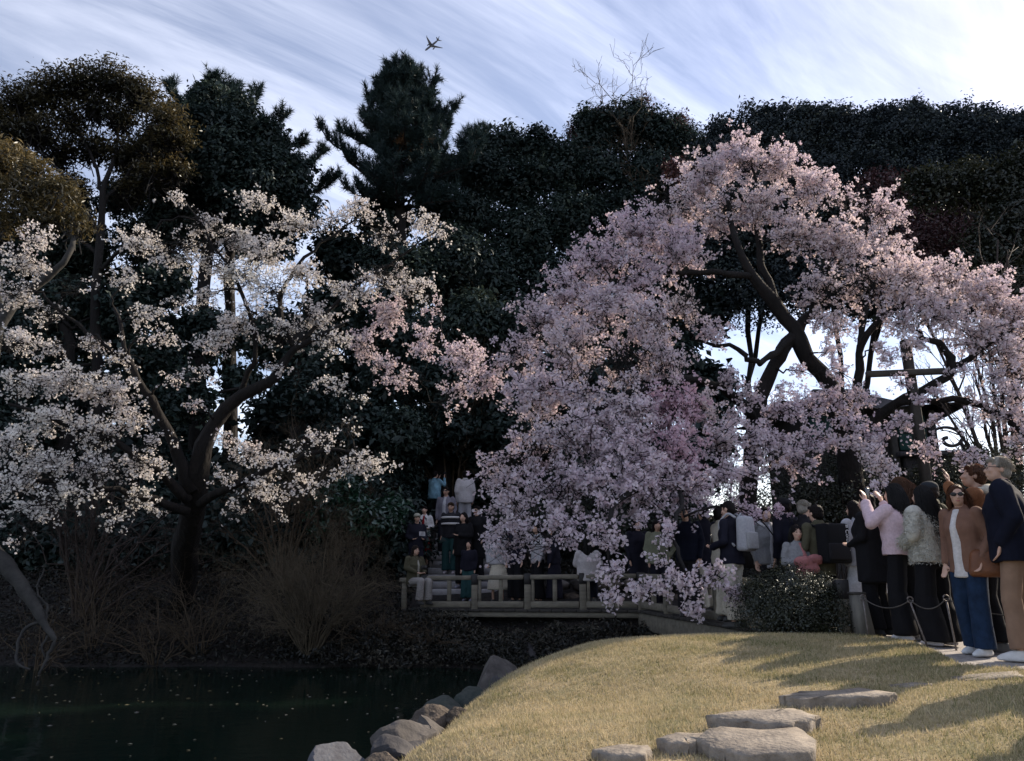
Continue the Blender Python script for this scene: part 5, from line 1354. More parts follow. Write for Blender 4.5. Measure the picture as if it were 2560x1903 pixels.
def person(label, px=None, Y=None, X=None, Z=None, H=1.66, yaw=0, top=None, bottom=None, hair=('short', 'black'), shoes=(.55, .55, .55), arms=('down', 'down'), skin='light',
           near=False, head_yaw=0, head_pitch=0, extras=None, seated=False, group='visitors on the path', hem=.84, sleeve=.055, ease=.03, step=.0, wide=.5, lowhem=.10, inner=None, hood=None, collar=True, sunglasses=False, glasses=False, face=False, build=1.0, fold=.017):
    if X is None: X = at(px, 1500, Y)[0]
    if Z is None: Z = h1(X, Y) + .02
    root = empty('person', (X, Y, Z), R(yaw), label=label, cat='person', group=group)
    s = H / 1.70; vb = .011 if near else .022; vc = .013 if near else .022
    def S(p): return np.asarray(p, float) * s
    dz = -.42 if seated else 0.0            # seated: hips at seat height .5
    def U(p): return S(np.asarray(p, float) + [0, 0, dz])
    # ---- joints
    el, wr, hd = {}, {}, {}
    for side, pose in ((-1, arms[0]), (1, arms[1])):
        e, w, d = ARM[pose] if isinstance(pose, str) else pose
        f = np.array((side, 1, 1)); off = np.array([0, 0, dz if pose != 'lap' else 0.0])
        el[side] = S(np.array(e) * f + off); wr[side] = S(np.array(w) * f + off); hd[side] = np.array(d) * f
    if seated:
        kn = {-1: S((-.10, .42, .50)), 1: S((.11, .42, .50))}; an = {-1: S((-.10, .40, .08)), 1: S((.12, .38, .08))}
    else:
        kn = {-1: S((-.095 - .01, .03 + step * .5, .49)), 1: S((.095 + .01, .03 - step * .5, .49))}
        an = {-1: S((-.10, -.01 + step, .085)), 1: S((.11, -.01 - step, .085))}
    hp = {-1: U((-.085, 0, .90)), 1: U((.085, 0, .90))}
    sh = {-1: U((-.175 * build, -.005, 1.395)), 1: U((.175 * build, -.005, 1.395))}
    # ---- body: one continuous skin
    m = MB()
    loft(m, [(U((0, 0, .84)), .11 * s, .075 * s), (U((0, 0, .95)), .14 * s, .09 * s), (U((0, .005, 1.08)), .12 * s, .08 * s), (U((0, .01, 1.25)), .155 * s, .105 * s), (U((0, 0, 1.37)), .15 * s, .09 * s), (U((0, -.005, 1.44)), .07 * s, .06 * s)])
    hy = Matrix.Rotation(R(head_yaw), 3, 'Z') @ Matrix.Rotation(R(head_pitch), 3, 'X')
    hc = U((0, .015, 1.585)); HR = np.array(hy)
    cap(m, U((0, -.01, 1.40)), .055 * s, U((0, .005, 1.52)), .048 * s)
    def hp_(p): return hc + HR @ S(p)
    ell(m, hp_((0, -.008, .02)), S((.074, .092, .088)), HR); ell(m, hp_((0, .028, -.045)), S((.056, .064, .068)), HR)
    ell(m, hp_((0, .055, -.085)), S((.028, .03, .022)), HR)
    cap(m, hp_((0, .090, .005)), .008 * s, hp_((0, .108, -.030)), .013 * s, 6)
    ell(m, hp_((0, .088, -.062)), S((.022, .012, .011)), HR)
    for q in (-1, 1):
        ell(m, hp_((q * .078, -.004, -.008)), S((.010, .02, .03)), HR); ell(m, hp_((q * .034, .074, -.022)), S((.022, .018, .018)), HR)
        cap(m, sh[q], .052 * s, el[q], .040 * s); cap(m, el[q], .038 * s, wr[q], .026 * s)
        hand(m, wr[q], hd[q], q, s, .45, near)
        cap(m, hp[q], .070 * s, kn[q], .045 * s); cap(m, kn[q], .045 * s, an[q], .032 * s)
        cap(m, an[q] - S((0, .02, .03)), .035 * s, an[q] + S((0, .11, -.05)), .028 * s, 8)
    solid('body', m, SKIN[skin], root, vb, 2)
    # ---- top garment
    tm, E = top, ease
    if tm:
        m = MB(); w = build
        zt = hem
        rings = [(U((0, 0, zt)), (.165 + E) * w * s, (.118 + E) * s), (U((0, 0, .5 * (zt + 1.02))), (.160 + E) * w * s, (.116 + E) * s), (U((0, .004, 1.10)), (.150 + E) * w * s, (.108 + E) * s), (U((0, .01, 1.25)), (.166 + E * .9) * w * s, (.118 + E) * s), (U((0, 0, 1.36)), (.165 + E * .5) * w * s, (.098 + E * .6) * s), (U((0, -.005, 1.425)), .10 * s, (.075 + E * .2) * s), (U((0, -.008, 1.46)), .066 * s, .062 * s)]
        loft(m, rings, seg=18)
        for q in (-1, 1):
            cap(m, sh[q], (sleeve + .012) * s, el[q], sleeve * s); cuff = wr[q] * .94 + el[q] * .06
            cap(m, el[q], sleeve * s, cuff, sleeve * .72 * s)
        if collar: cap(m, U((-.035, -.03, 1.46)), .04 * s, U((.035, -.03, 1.46)), .04 * s)
        o = solid('top', m, tm, root, vc, 3, fold, 8)
    if inner:
        m = MB(); loft(m, [(U((0, 0, hem - .05)), .13 * s, (.132 + E) * s), (U((0, 0, hem + .05)), .085 * s, (.138 + E) * s), (U((0, .003, 1.1)), .078 * s, (.136 + E) * s), (U((0, .01, 1.25)), .072 * s, (.142 + E) * s), (U((0, 0, 1.36)), .060 * s, (.112 + E * .6) * s), (U((0, .01, 1.44)), .05 * s, .072 * s)])
        solid('shirt', m, inner, root, vc, 2, .004)
    if hood:
        m = MB(); ell(m, U((0, -.085, 1.43)), S((.125, .07, .075))); cap(m, U((-.09, -.03, 1.45)), .03 * s, U((-.05, .07, 1.40)), .022 * s); cap(m, U((.09, -.03, 1.45)), .03 * s, U((.05, .07, 1.40)), .022 * s)
        solid('hood', m, hood, root, vc, 3, .006)
    # ---- bottom garment
    if bottom:
        kind, bm_ = bottom
        m = MB()
        if kind == 'skirt':
            loft(m, [(S((0, 0, lowhem)), .24 * s, .20 * s), (S((0, 0, lowhem + .3)), .21 * s, .17 * s), (S((0, 0, .85)), .165 * s, .125 * s), (S((0, 0, 1.02)), .135 * s, .10 * s)], seg=18)
        else:
            loft(m, [(U((0, 0, .80)), .13 * s, .10 * s), (U((0, -.005, .90)), .172 * s, .122 * s), (U((0, 0, 1.03)), .142 * s, .104 * s)])
            for q in (-1, 1):
                r1, r2, r3 = .098 + .012 * wide, .062 + .05 * wide, .046 + .085 * wide
                cap(m, hp[q], r1 * s, kn[q], r2 * s); foot = an[q] + S((0, .0, lowhem - .085 + r3 * .5))
                d = foot - kn[q]
                loft(m, [(kn[q] + d * t, (r2 * (1 - t) + r3 * t) * s, (r2 * (1 - t) + r3 * t) * s * 1.05) for t in (0, .35, .7, 1.0)] + [(kn[q] + d * 1.0 - S((0, 0, r3 * .5)), r3 * s, r3 * s * 1.05)])
        solid('skirt' if kind == 'skirt' else 'trousers', m, bm_, root, vc, 3, fold, 6)
    # ---- shoes
    if shoes is not None:
        sm = shoes if not isinstance(shoes, tuple) else surf('shoe_%d%d%d' % tuple(int(c * 99) for c in shoes), shoes, tuple(c * .8 for c in shoes), .6, 20)
        for q in (-1, 1):
            m = MB(); a = an[q]; z0 = a[2] - .085 * s
            loft(m, [(np.array((a[0], a[1] + .045 * s, z0 + .004)), .047 * s, .142 * s), (np.array((a[0], a[1] + .045 * s, z0 + .03 * s)), .05 * s, .146 * s), (np.array((a[0], a[1] + .035 * s, z0 + .055 * s)), .045 * s, .12 * s), (np.array((a[0], a[1] - .005 * s, z0 + .09 * s)), .042 * s, .065 * s)])
            o = solid('shoe', m, sm, root, vc, 2)
    # ---- hair
    if hair:
        kind, hcname = hair; m = MB(); hm = hairmat(hcname) if isinstance(hcname, str) else hcname
        ell(m, hp_((0, -.016, .034)), S((.083, .094, .086)), HR)
        ell(m, hp_((0, -.040, -.01)), S((.078, .066, .082)), HR)
        if kind in ('long', 'curly', 'bob'):
            Lz = {'long': .50, 'curly': .34, 'bob': .15}[kind]; wd = {'long': .095, 'curly': .135, 'bob': .095}[kind]
            sway = np.array((.0, -.02, 0))
            rings = [(hp_((0, -.03, .03)), .085 * s, .075 * s), (hp_((0, -.045, -.07)), (wd) * s, .065 * s)]
            c0 = rings[-1][0]
            for t in (.35, .7, 1.0):
                c = c0 + np.array((0, -.045 - .02 * t, -Lz * t)) * s
                rings.append((c, wd * (1 - .25 * t * t) * s, .052 * (1 - .3 * t) * s))
            loft(m, rings[::-1], seg=16)
            for q in (-1, 1):
                cap(m, hp_((q * .062, -.01, .04)), .03 * s, hp_((q * .078, -.005, -.12)), .024 * s)
            solid('hair', m, hm, root, vc * .85, 2, .010 if kind == 'curly' else .006, 26)
        else:
            for q in (-1, 1): cap(m, hp_((q * .066, .01, .03)), .016 * s, hp_((q * .069, -.01, -.03)), .012 * s)
            cap(m, hp_((-.04, .062, .075)), .022 * s, hp_((.04, .062, .075)), .022 * s)
            solid('hair', m, hm, root, vc * .8, 1, .006, 40)
    if sunglasses or glasses:
        gm = M['iron_black']; m = MB()
        for q in (-1, 1):
            if sunglasses: ell(m, hp_((q * .033, .098, .006)), S((.028, .008, .021)), HR)
            else:
                a = np.linspace(0, 6.283, 13); tubes(np.stack([hp_((q * .033 + .024 * math.cos(t), .100, .006 + .018 * math.sin(t))) for t in a]), np.full(13, .0022 * s), 5, m)
            cap(m, hp_((q * .060, .092, .010)), .003 * s, hp_((q * .080, -.01, .012)), .003 * s, 5)
        cap(m, hp_((-.01, .104, .010)), .003 * s, hp_((.01, .104, .010)), .003 * s, 5)
        m.build('glasses', gm, root, smooth=True)
    if face:
        m = MB(); ell(m, hp_((0, .0985, -.062)), S((.021, .004, .0055)), HR); m.build('mouth', surf('lips', (.42, .14, .13), None, .4), root, smooth=True) if 'lips' not in bpy.data.materials else m.build('mouth', bpy.data.materials['lips'], root, smooth=True)
        if not sunglasses:
            for q in (-1, 1):
                m = MB(); ell(m, hp_((q * .033, .089, .004)), S((.014, .006, .0065)), HR); e = m.build('eye', M['iron_black'], root, smooth=True)
                m = MB(); cap(m, hp_((q * .018, .092, .024)), .0035 * s, hp_((q * .048, .084, .026)), .003 * s, 5); m.build('eyebrow', M['iron_black'], root, smooth=True)
    root['_s'] = s
    return root, dict(wr=wr, hd=hd, el=el, sh=sh, hp_=hp_, U=U, S=S, s=s, HR=HR)
def wpt(root, p):
    """local point of a person -> world"""
    a = root.rotation_euler.z; c, sn = math.cos(a), math.sin(a); l = root.location
    return np.array((l.x + c * p[0] - sn * p[1], l.y + sn * p[0] + c * p[1], l.z + p[2]))
def cap_hat(root, J, mat, brim=True):
    m = MB(); ell(m, J['hp_']((0, -.008, .055)), J['S']((.093, .104, .072)), J['HR'])
    if brim: cap(m, J['hp_']((-.05, .09, .058)), .012 * J['s'], J['hp_']((.05, .09, .058)), .012 * J['s']); ell(m, J['hp_']((0, .12, .052)), J['S']((.07, .05, .010)), J['HR'])
    solid('hat', m, mat, root, .012, 2)

# ------------------------------------------------ the queue by the rope
BLACK = cloth('black', (.008, .008, .010)); DARK = cloth('charcoal', (.016, .015, .018)); NAVY = cloth('navy', (.006, .008, .019)); NIGHT = cloth('night', (.012, .012, .022))
WHITE = cloth('white', (.62, .60, .60)); CREAM = cloth('cream', (.50, .46, .38)); GREY = cloth('grey', (.22, .22, .23)); LGREY = cloth('pale_grey', (.40, .39, .42))
OLIVE = cloth('olive', (.075, .07, .045)); JEANS = cloth('jeans', (.014, .032, .072), scale=14, k=.55); BROWN = cloth('brown', (.14, .075, .05)); RUST = cloth('rust', (.20, .085, .04))
CORD = cloth('corduroy', (.19, .105, .075), scale=10, bump=.6, bscale=90); TAN = cloth('chino', (.26, .17, .12), scale=6); PINK = cloth('pink', (.60, .46, .51)); SHAG = cloth('shaggy', (.50, .49, .44), scale=18, k=.7)
TEAL = cloth('teal', (.025, .07, .075)); LBLUE = cloth('light_blue', (.22, .40, .52), scale=5, k=.4); BEIGE = cloth('beige', (.46, .43, .44)); RED = cloth('red', (.22, .015, .02)); ROSE = cloth('rose', (.34, .14, .14))

p1, j1 = person('grey haired man in navy jacket and tan trousers wearing glasses', px=2552, Y=6.75, H=1.76, yaw=52, head_yaw=25, head_pitch=8, top=NAVY, bottom=('trousers', TAN), hair=('short', 'grey'), shoes=(.62, .62, .62), arms=('pocket', 'pocket'), near=True, glasses=True, hem=.80, ease=.045, sleeve=.075, wide=.35, build=1.16, step=.05)
p2, j2 = person('dark haired man in rust brown hooded jacket shading his eyes with one hand', px=2486, Y=7.35, H=1.76, yaw=48, head_yaw=15, head_pitch=10, top=RUST, bottom=('trousers', BLACK), hair=('short', 'auburn'), shoes=(.10, .10, .10), arms=('face', 'pocket'), near=True, hood=CREAM, hem=.78, ease=.045, sleeve=.07, wide=.3, skin='tan')
p3, j3 = person('smiling woman in sunglasses, brown corduroy jacket and wide blue jeans', px=2432, Y=7.15, H=1.54, yaw=112, head_yaw=40, top=CORD, inner=WHITE, bottom=('trousers', JEANS), hair=('bob', 'auburn'), shoes=(.60, .62, .64), arms=('pocket', 'down'), near=True, sunglasses=True, face=True, hem=.80, ease=.022, sleeve=.055, fold=.007, wide=.62, lowhem=.07, step=.06)
p4, j4 = person('long haired woman in shaggy white jacket and wide black trousers seen from behind', px=2340, Y=7.75, H=1.57, yaw=22, top=SHAG, bottom=('trousers', BLACK), hair=('long', 'black'), shoes=(.50, .46, .46), arms=('front', 'front'), near=True, hem=.86, ease=.06, sleeve=.075, wide=1.0, lowhem=.05, fold=.014)
p5, j5 = person('woman in pink and white sweatshirt raising a phone toward the blossom', px=2268, Y=8.15, H=1.62, yaw=28, top=PINK, bottom=('trousers', BLACK), hair=('long', 'black'), shoes=(.55, .55, .58), arms=('high', 'high'), near=True, hem=.90, ease=.06, sleeve=.068, wide=.85, lowhem=.06)
p6, j6 = person('woman with loose curly brown hair standing behind the phone raiser', px=2285, Y=8.75, H=1.76, yaw=15, top=DARK, bottom=('trousers', BLACK), hair=('curly', 'brown'), shoes=(.05, .05, .05), near=True)
p7, j7 = person('man in dark cap and olive jacket behind the shaggy white jacket', px=2362, Y=8.5, H=1.68, yaw=35, top=OLIVE, bottom=('trousers', DARK), hair=('short', 'dark'), shoes=(.04, .04, .04), arms=('front', 'pocket'), near=True, hem=.80, ease=.05)
cap_hat(p7, j7, cloth('cap_dark', (.02, .024, .03)), False)
p8, j8 = person('person all in black with a black cap and shoulder bag beside the bollard', px=2196, Y=8.75, H=1.58, yaw=35, top=BLACK, bottom=('trousers', BLACK), hair=('bob', 'black'), shoes=(.02, .02, .02), arms=('front', 'hip'), near=True, hem=.62, ease=.08, wide=.5, lowhem=.08)
p9, j9 = person('person in pale grey sweater and white pleated skirt behind the black clad one', px=2160, Y=9.5, H=1.60, yaw=25, top=LGREY, bottom=('skirt', WHITE), hair=('bob', 'black'), shoes=(.1, .1, .1), arms=('front', 'front'), lowhem=.32, ease=.06, near=True)
p9b, _ = person('person in black trousers and a long white coat glimpsed behind the bollard', px=2196, Y=9.7, H=1.6, yaw=-20, top=WHITE, bottom=('trousers', BLACK), hair=('short', 'black'), shoes=(.03, .03, .03), hem=.40, ease=.05)
# crowd behind the round bush
p10, j10 = person('man with a big black backpack seen from behind near the hedge', px=2062, Y=9.6, H=1.66, yaw=20, top=OLIVE, bottom=('trousers', NAVY), hair=('short', 'black'), shoes=(.03, .03, .03), hem=.8, ease=.04, near=True, arms=('front', 'down'))
p11, j11 = person('smiling long haired woman with pink bundle in her arms beside the bush', px=2005, Y=9.6, H=1.46, yaw=192, head_yaw=-12, top=GREY, inner=ROSE, bottom=('trousers', NAVY), hair=('long', 'black'), shoes=(.03, .03, .03), arms=('fold', 'fold'), near=True, face=True, ease=.05)
p12, j12 = person('white haired man in dark jacket looking down behind the smiling woman', px=2030, Y=10.2, Z=.09, H=1.64, yaw=-60, head_pitch=-15, top=DARK, bottom=('trousers', DARK), hair=('short', 'grey'), shoes=(.03, .03, .03), near=True, arms=('front', 'front'))
p13, j13 = person('person in a tall dark beanie behind the smiling woman', px=1982, Y=10.4, Z=.09, H=1.68, yaw=30, top=NIGHT, bottom=('trousers', DARK), hair=('short', 'black'), shoes=(.03, .03, .03))
cap_hat(p13, j13, BLACK, False)
p14, j14 = person('person in grey jacket over white hooded top with a dark bag strap', px=1930, Y=10.7, Z=.10, H=1.58, yaw=185, top=GREY, inner=LGREY, bottom=('trousers', DARK), hair=('short', 'black'), shoes=(.05, .05, .05), hood=WHITE, near=True, ease=.045, arms=('front', 'down'))
p15, j15 = person('dark haired person with a pale grey backpack looking at a phone', px=1838, Y=9.95, Z=.10, H=1.6, yaw=48, head_pitch=-12, top=NIGHT, bottom=('trousers', CREAM), hair=('short', 'black'), shoes=(.05, .05, .05), arms=('front', 'front'), near=True)
p15b, _ = person('person in cream sweater standing close before the pale backpack', px=1812, Y=10.9, Z=.11, H=1.58, yaw=-80, top=CREAM, bottom=('trousers', CREAM), hair=('short', 'black'), shoes=(.05, .05, .05), arms=('fold', 'front'))
p16, j16 = person('man in navy sweater photographing blossom on the bridge', px=1725, Y=11.8, Z=.12, H=1.66, yaw=150, top=NAVY, bottom=('trousers', DARK), hair=('short', 'black'), shoes=(.05, .05, .05), arms=('down', 'face'), near=True, face=True)
p16b, _ = person('person in navy coat with pale shirt hem beside the photographing man', px=1772, Y=12.4, Z=.12, H=1.70, yaw=20, top=NIGHT, bottom=('trousers', CREAM), hair=('short', 'black'), shoes=(.05, .05, .05), hem=.74)
p17, j17 = person('person in sage green coat leaning one arm on the bridge rail', px=1650, Y=14.3, Z=.12, H=1.60, yaw=190, top=cloth('sage', (.20, .21, .15)), bottom=('trousers', NIGHT), hair=('bob', 'black'), shoes=(.05, .05, .05), arms=('hip', 'down'), ease=.06)
p17b, _ = person('person in black coat at the bend of the bridge', px=1600, Y=14.9, Z=.12, H=1.66, yaw=200, top=NIGHT, bottom=('trousers', BLACK), hair=('bob', 'black'), shoes=(.04, .04, .04), ease=.05, hem=.6)
p18, j18 = person('woman with very long dark hair in white fluffy jacket sitting on the bridge rail', X=at(1472, 1440, 15.0)[0], Y=15.15, Z=.17, H=1.62, yaw=-5, top=BEIGE, bottom=('trousers', NIGHT), hair=('long', 'black'), shoes=(.1, .1, .1), arms=('lap', 'lap'), seated=True, near=True, ease=.07, sleeve=.07, hem=.86, group='visitors on the bridge')
# the steps
def on_step(i): return .06 + .155 * i + .155, ST_Y + .33 * i + .2
G = 'visitors on the garden steps'
p19, j19 = person('woman in olive vest sitting at the end of the bridge rail', X=at(1036, 1440, 16.3)[0], Y=16.3, Z=.10, H=1.60, yaw=222, top=OLIVE, inner=cloth('pale_shirt', (.34, .33, .29)), bottom=('trousers', cloth('stone_trousers', (.32, .30, .29))), hair=('bob', 'dark'), shoes=(.04, .04, .04), arms=('lap', 'lap'), seated=True, near=True, face=True, group=G)
z, y = on_step(1); p20, j20 = person('person in pale cap and dark jacket holding up papers on the low steps', X=at(1042, 1400, y)[0], Y=y - .2, Z=z + .1, H=1.6, yaw=200, top=NIGHT, bottom=('trousers', NIGHT), hair=('short', 'black'), shoes=(.04, .04, .04), arms=('front', 'front'), group=G, face=True)
cap_hat(p20, j20, cloth('cap_pale', (.35, .34, .28)))
z, y = on_step(4); p21, j21 = person('child in white top and red apron on the steps', X=at(1058, 1400, y)[0], Y=y, Z=z, H=1.5, yaw=175, top=WHITE, inner=RED, bottom=('skirt', RED), hair=('short', 'black'), shoes=(.04, .04, .04), arms=('front', 'front'), group=G, lowhem=.35)
z, y = on_step(11); p22, j22 = person('person in patterned light blue top taking a photo at the head of the steps', X=at(1080, 1400, y)[0], Y=y + .2, Z=z, H=1.62, yaw=-35, top=LBLUE, bottom=('trousers', BLACK), hair=('short', 'black'), shoes=(.04, .04, .04), arms=('phone', 'high'), group=G, ease=.06)
z, y = on_step(6); p23, j23 = person('man in sunglasses and open grey shirt coming down the steps', X=at(1112, 1400, y)[0], Y=y, Z=z, H=1.74, yaw=165, top=cloth('dusty', (.16, .15, .18)), inner=LGREY, bottom=('trousers', NIGHT), hair=('short', 'black'), shoes=(.3, .3, .3), group=G, sunglasses=True, face=True, skin='tan')
z, y = on_step(3); p24, j24 = person('man in black and white sweater and teal trousers coming down the steps', X=at(1125, 1400, y)[0], Y=y, Z=z, H=1.72, yaw=170, top=cloth('stripe', (.02, .02, .025)), bottom=('trousers', TEAL), hair=('short', 'brown'), shoes=(.42, .38, .42), group=G, skin='tan', face=True)
for zz_ in (1.18, 1.33):
    m = MB(); a = np.linspace(0, 2 * math.pi, 25); tubes(np.stack((.208 * np.cos(a), .155 * np.sin(a) + .006, np.full(25, zz_)), -1) * j24['s'], np.full(25, .028), 6, m, cap=False); m.build('white_stripe', WHITE, p24, smooth=True)
z, y = on_step(1); p25, j25 = person('dark clothed man with hand in sleeve on the lowest steps', X=at(1158, 1400, y)[0], Y=y, Z=z, H=1.74, yaw=150, top=BLACK, bottom=('trousers', BLACK), hair=('curly', 'black'), shoes=(.25, .25, .3), arms=('fold', 'down'), group=G, hem=.72, ease=.06)
z, y = on_step(10); p26, j26 = person('person in pale beige padded coat at the top of the steps', X=at(1160, 1400, y)[0], Y=y, Z=z, H=1.70, yaw=10, top=BEIGE, bottom=('trousers', LGREY), hair=('short', 'black'), shoes=(.3, .3, .3), group=G, ease=.07, hem=.80, sleeve=.075)
z, y = on_step(2); p27, j27 = person('man in sunglasses and long black coat right on the steps', X=at(1192, 1400, y)[0], Y=y - .1, Z=z, H=1.76, yaw=150, top=BLACK, bottom=('trousers', BLACK), hair=('short', 'black'), shoes=(.04, .04, .04), arms=('pocket', 'pocket'), group=G, sunglasses=True, face=True, hem=.5, ease=.05)
p28, j28 = person('person in wide teal trousers stepping onto the bridge', X=at(1172, 1400, 17.0)[0], Y=17.0, Z=.12, H=1.3, yaw=160, top=NIGHT, bottom=('trousers', TEAL), hair=('bob', 'black'), shoes=(.2, .2, .25), group=G, wide=.9)
for i, (px, Y_, H_, t_, b_, lab) in enumerate(((1245, 16.6, 1.62, LGREY, CREAM, 'person in pale coat and long cream skirt on the bridge by the steps'), (1290, 16.3, 1.68, NIGHT, BLACK, 'person in black wide trousers on the bridge by the stone wall'), (1345, 16.1, 1.66, LGREY, BLACK, 'person with white bag and black trousers on the bridge behind blossom'), (1385, 16.0, 1.62, NIGHT, NIGHT, 'person in long navy skirt on the bridge behind blossom'))):
    person(lab, X=at(px, 1400, Y_)[0], Y=Y_, Z=.10, H=H_, yaw=170 - 30 * i, top=t_, bottom=('skirt' if i in (0, 3) else 'trousers', b_), hair=('bob', 'black'), shoes=(.05, .05, .05), group='visitors on the bridge', lowhem=.30 if i == 0 else .12, wide=.7)
# unseen people added past the right edge to throw shadow streaks on the lawn
for i, (X_, Y_, H_, c_, lab) in enumerate(((6.3, 7.9, 1.70, DARK, 'person in charcoal coat next in the queue behind the navy jacket'), (4.52, 6.05, 1.66, NIGHT, 'person in dark blue coat waiting further along the queue'), (6.6, 7.2, 1.74, OLIVE, 'tall person in olive coat waiting along the path'), (4.85, 5.45, 1.72, BLACK, 'person in black coat at the lawn edge of the queue'), (7.5, 6.1, 1.68, BROWN, 'person in brown coat far back in the queue'), (5.3, 6.35, 1.75, GREY, 'person in grey coat standing where the path leaves the lawn'))):
    person(lab, X=X_, Y=Y_, H=H_, yaw=50 + 15 * (i % 3), top=c_, bottom=('trousers', DARK), hair=('short', 'black'), shoes=(.1, .1, .1), hem=.7, ease=.05, step=.06)

# shaggy pile of the white jacket
def shag(root, J):
    m = MB(); n = 5200
    u = rng.uniform(0, 1, n); th = rng.uniform(0, 6.283, n); s = J['s']
    zz = .84 + u * .58
    rx = np.interp(zz, [.84, 1.1, 1.25, 1.36, 1.42], [.227, .212, .222, .197, .115]) * s; ry = np.interp(zz, [.84, 1.1, 1.25, 1.36, 1.42], [.18, .17, .178, .137, .088]) * s
    C = np.stack((rx * np.cos(th), ry * np.sin(th), zz * s), -1); N = unit(np.stack((np.cos(th), np.sin(th), 0 * th - .5), -1))
    for q in (-1, 1):
        for a, b, r in ((J['sh'][q], J['el'][q], .085), (J['el'][q], J['wr'][q], .070)):
            t = rng.uniform(0, 1, (700, 1)); d = unit(b - a); v = unit(np.cross(d, rng.normal(size=(700, 3))))
            C = np.concatenate((C, a + (b - a) * t + v * r * s)); N = np.concatenate((N, unit(v + [0, 0, -.5])))
    k = len(C); N = unit(N + rng.normal(0, .4, N.shape)); sd = unit(np.cross(N, rng.normal(size=N.shape))) * .004
    V = np.stack((C - sd, C + sd, C + N * rng.uniform(.015, .035, k)[:, None]), 1).reshape(-1, 3)
    m.add(V, np.arange(3 * k).reshape(k, 3)); m.build('pile', SHAG, root, kind='stuff')
shag(p4, j4)
STRAND = {k: leafmat('strand_' + k, [(0, tuple(x * .6 for x in c)), (1, c)], .55, .025, .4) for k, c in (('black', (.016, .011, .009)), ('brown', (.16, .075, .035)), ('auburn', (.20, .08, .035)), ('grey', (.5, .44, .36)))}
def strands(root, J, col, n, length, width, wave, back=.05):
    s = J['s']; hp = J['hp_']; HR = J['HR']
    th = rng.uniform(0, 2 * math.pi, n); ph = rng.uniform(.1, 1.15, n)
    front = np.sin(th) > .45
    th = np.where(front, -th, th)
    d = np.stack((np.cos(th) * np.sin(ph * 1.3), np.sin(th) * np.sin(ph * 1.3), np.cos(ph * 1.3)), -1)
    o = np.array([hp((0, -.018, .032)) for _ in range(1)])[0] + (d * np.array((.088, .098, .090)) * s) @ HR.T
    k = 7; t = np.linspace(0, 1, k)
    side = np.stack((np.cos(th), np.minimum(np.sin(th), .1), 0 * th), -1)
    L = length * rng.uniform(.55, 1.08, n) * s
    P = o[:, None] + side[:, None] * (width * np.sin(np.minimum(t * 1.6, 1) * 1.57))[None, :, None] * s + np.array((0, -back, 0)) * t[None, :, None] * s
    P[:, :, 2] -= (t[None] ** 1.25) * L[:, None]
    P += rng.normal(0, wave, P.shape) * t[None, :, None] * s
    m = MB(); tubes(P, np.tile(np.linspace(.0022, .0012, k), (n, 1)), 3, m, rng.random(n))
    m.build('hair_strands', STRAND[col], root, kind='stuff')
strands(p4, j4, 'black', 900, .60, .035, .010); strands(p5, j5, 'black', 800, .58, .03, .008); strands(p6, j6, 'brown', 900, .46, .075, .028)
strands(p3, j3, 'auburn', 600, .27, .03, .014); strands(p1, j1, 'grey', 900, .05, .004, .006, .0); strands(p2, j2, 'auburn', 700, .07, .004, .006, .0)
strands(p11, j11, 'black', 400, .5, .02, .008); strands(p12, j12, 'grey', 500, .05, .004, .006, .0); strands(p18, j18, 'black', 500, .75, .0, .008)
finish_people()

# ================================================================== CARRIED THINGS, AIRCRAFT
def rbox(name, mat, parent, size, c=(0, 0, 0), bev=.02, taper=None, seg=2):
    bm = bmesh.new(); bmesh.ops.create_cube(bm, size=1.0)
    bmesh.ops.scale(bm, vec=size, verts=bm.verts)
    if taper:
        for v in bm.verts:
            if v.co.z > 0: v.co.x *= taper; v.co.y *= taper
    bmesh.ops.bevel(bm, geom=bm.edges[:], offset=bev, segments=seg, affect='EDGES', profile=.6)
    bmesh.ops.translate(bm, vec=c, verts=bm.verts)
    m = MB(); bm_into(m, bm); return m.build(name, mat, parent, smooth=True)
def strap(name, mat, parent, pts, r=.012, n=16, sides=6):
    C = polyline([tuple(p) + (r,) for p in pts], n, 0); m = tubes(C[:, :3], C[:, 3], sides); return m.build(name, mat, parent, smooth=True)
def carried(name, root, p, label, cat, rz=0.0, group=None):
    w = wpt(root, p); return empty(name, tuple(w), root.rotation_euler.z + rz, label=label, cat=cat, group=group)
def text_mesh(txt, size, mat, parent, loc, rot, ext=.002):
    cu = bpy.data.curves.new('lettering', 'FONT'); cu.body = txt; cu.size = size; cu.extrude = ext; cu.align_x = 'CENTER'; cu.align_y = 'CENTER'
    o = bpy.data.objects.new('tmp_text', cu); COL.objects.link(o)
    bpy.context.view_layer.update()
    me = bpy.data.meshes.new_from_object(o.evaluated_get(bpy.context.evaluated_depsgraph_get()))
    bpy.data.objects.remove(o); bpy.data.curves.remove(cu)
    me.materials.clear(); me.materials.append(mat)
    t = bpy.data.objects.new('lettering', me); link(t, parent); t.location = loc; t.rotation_euler = rot
    return t
PHONE = surf('phone_glass', (.02, .02, .022), None, .15, 4, spec=.5)
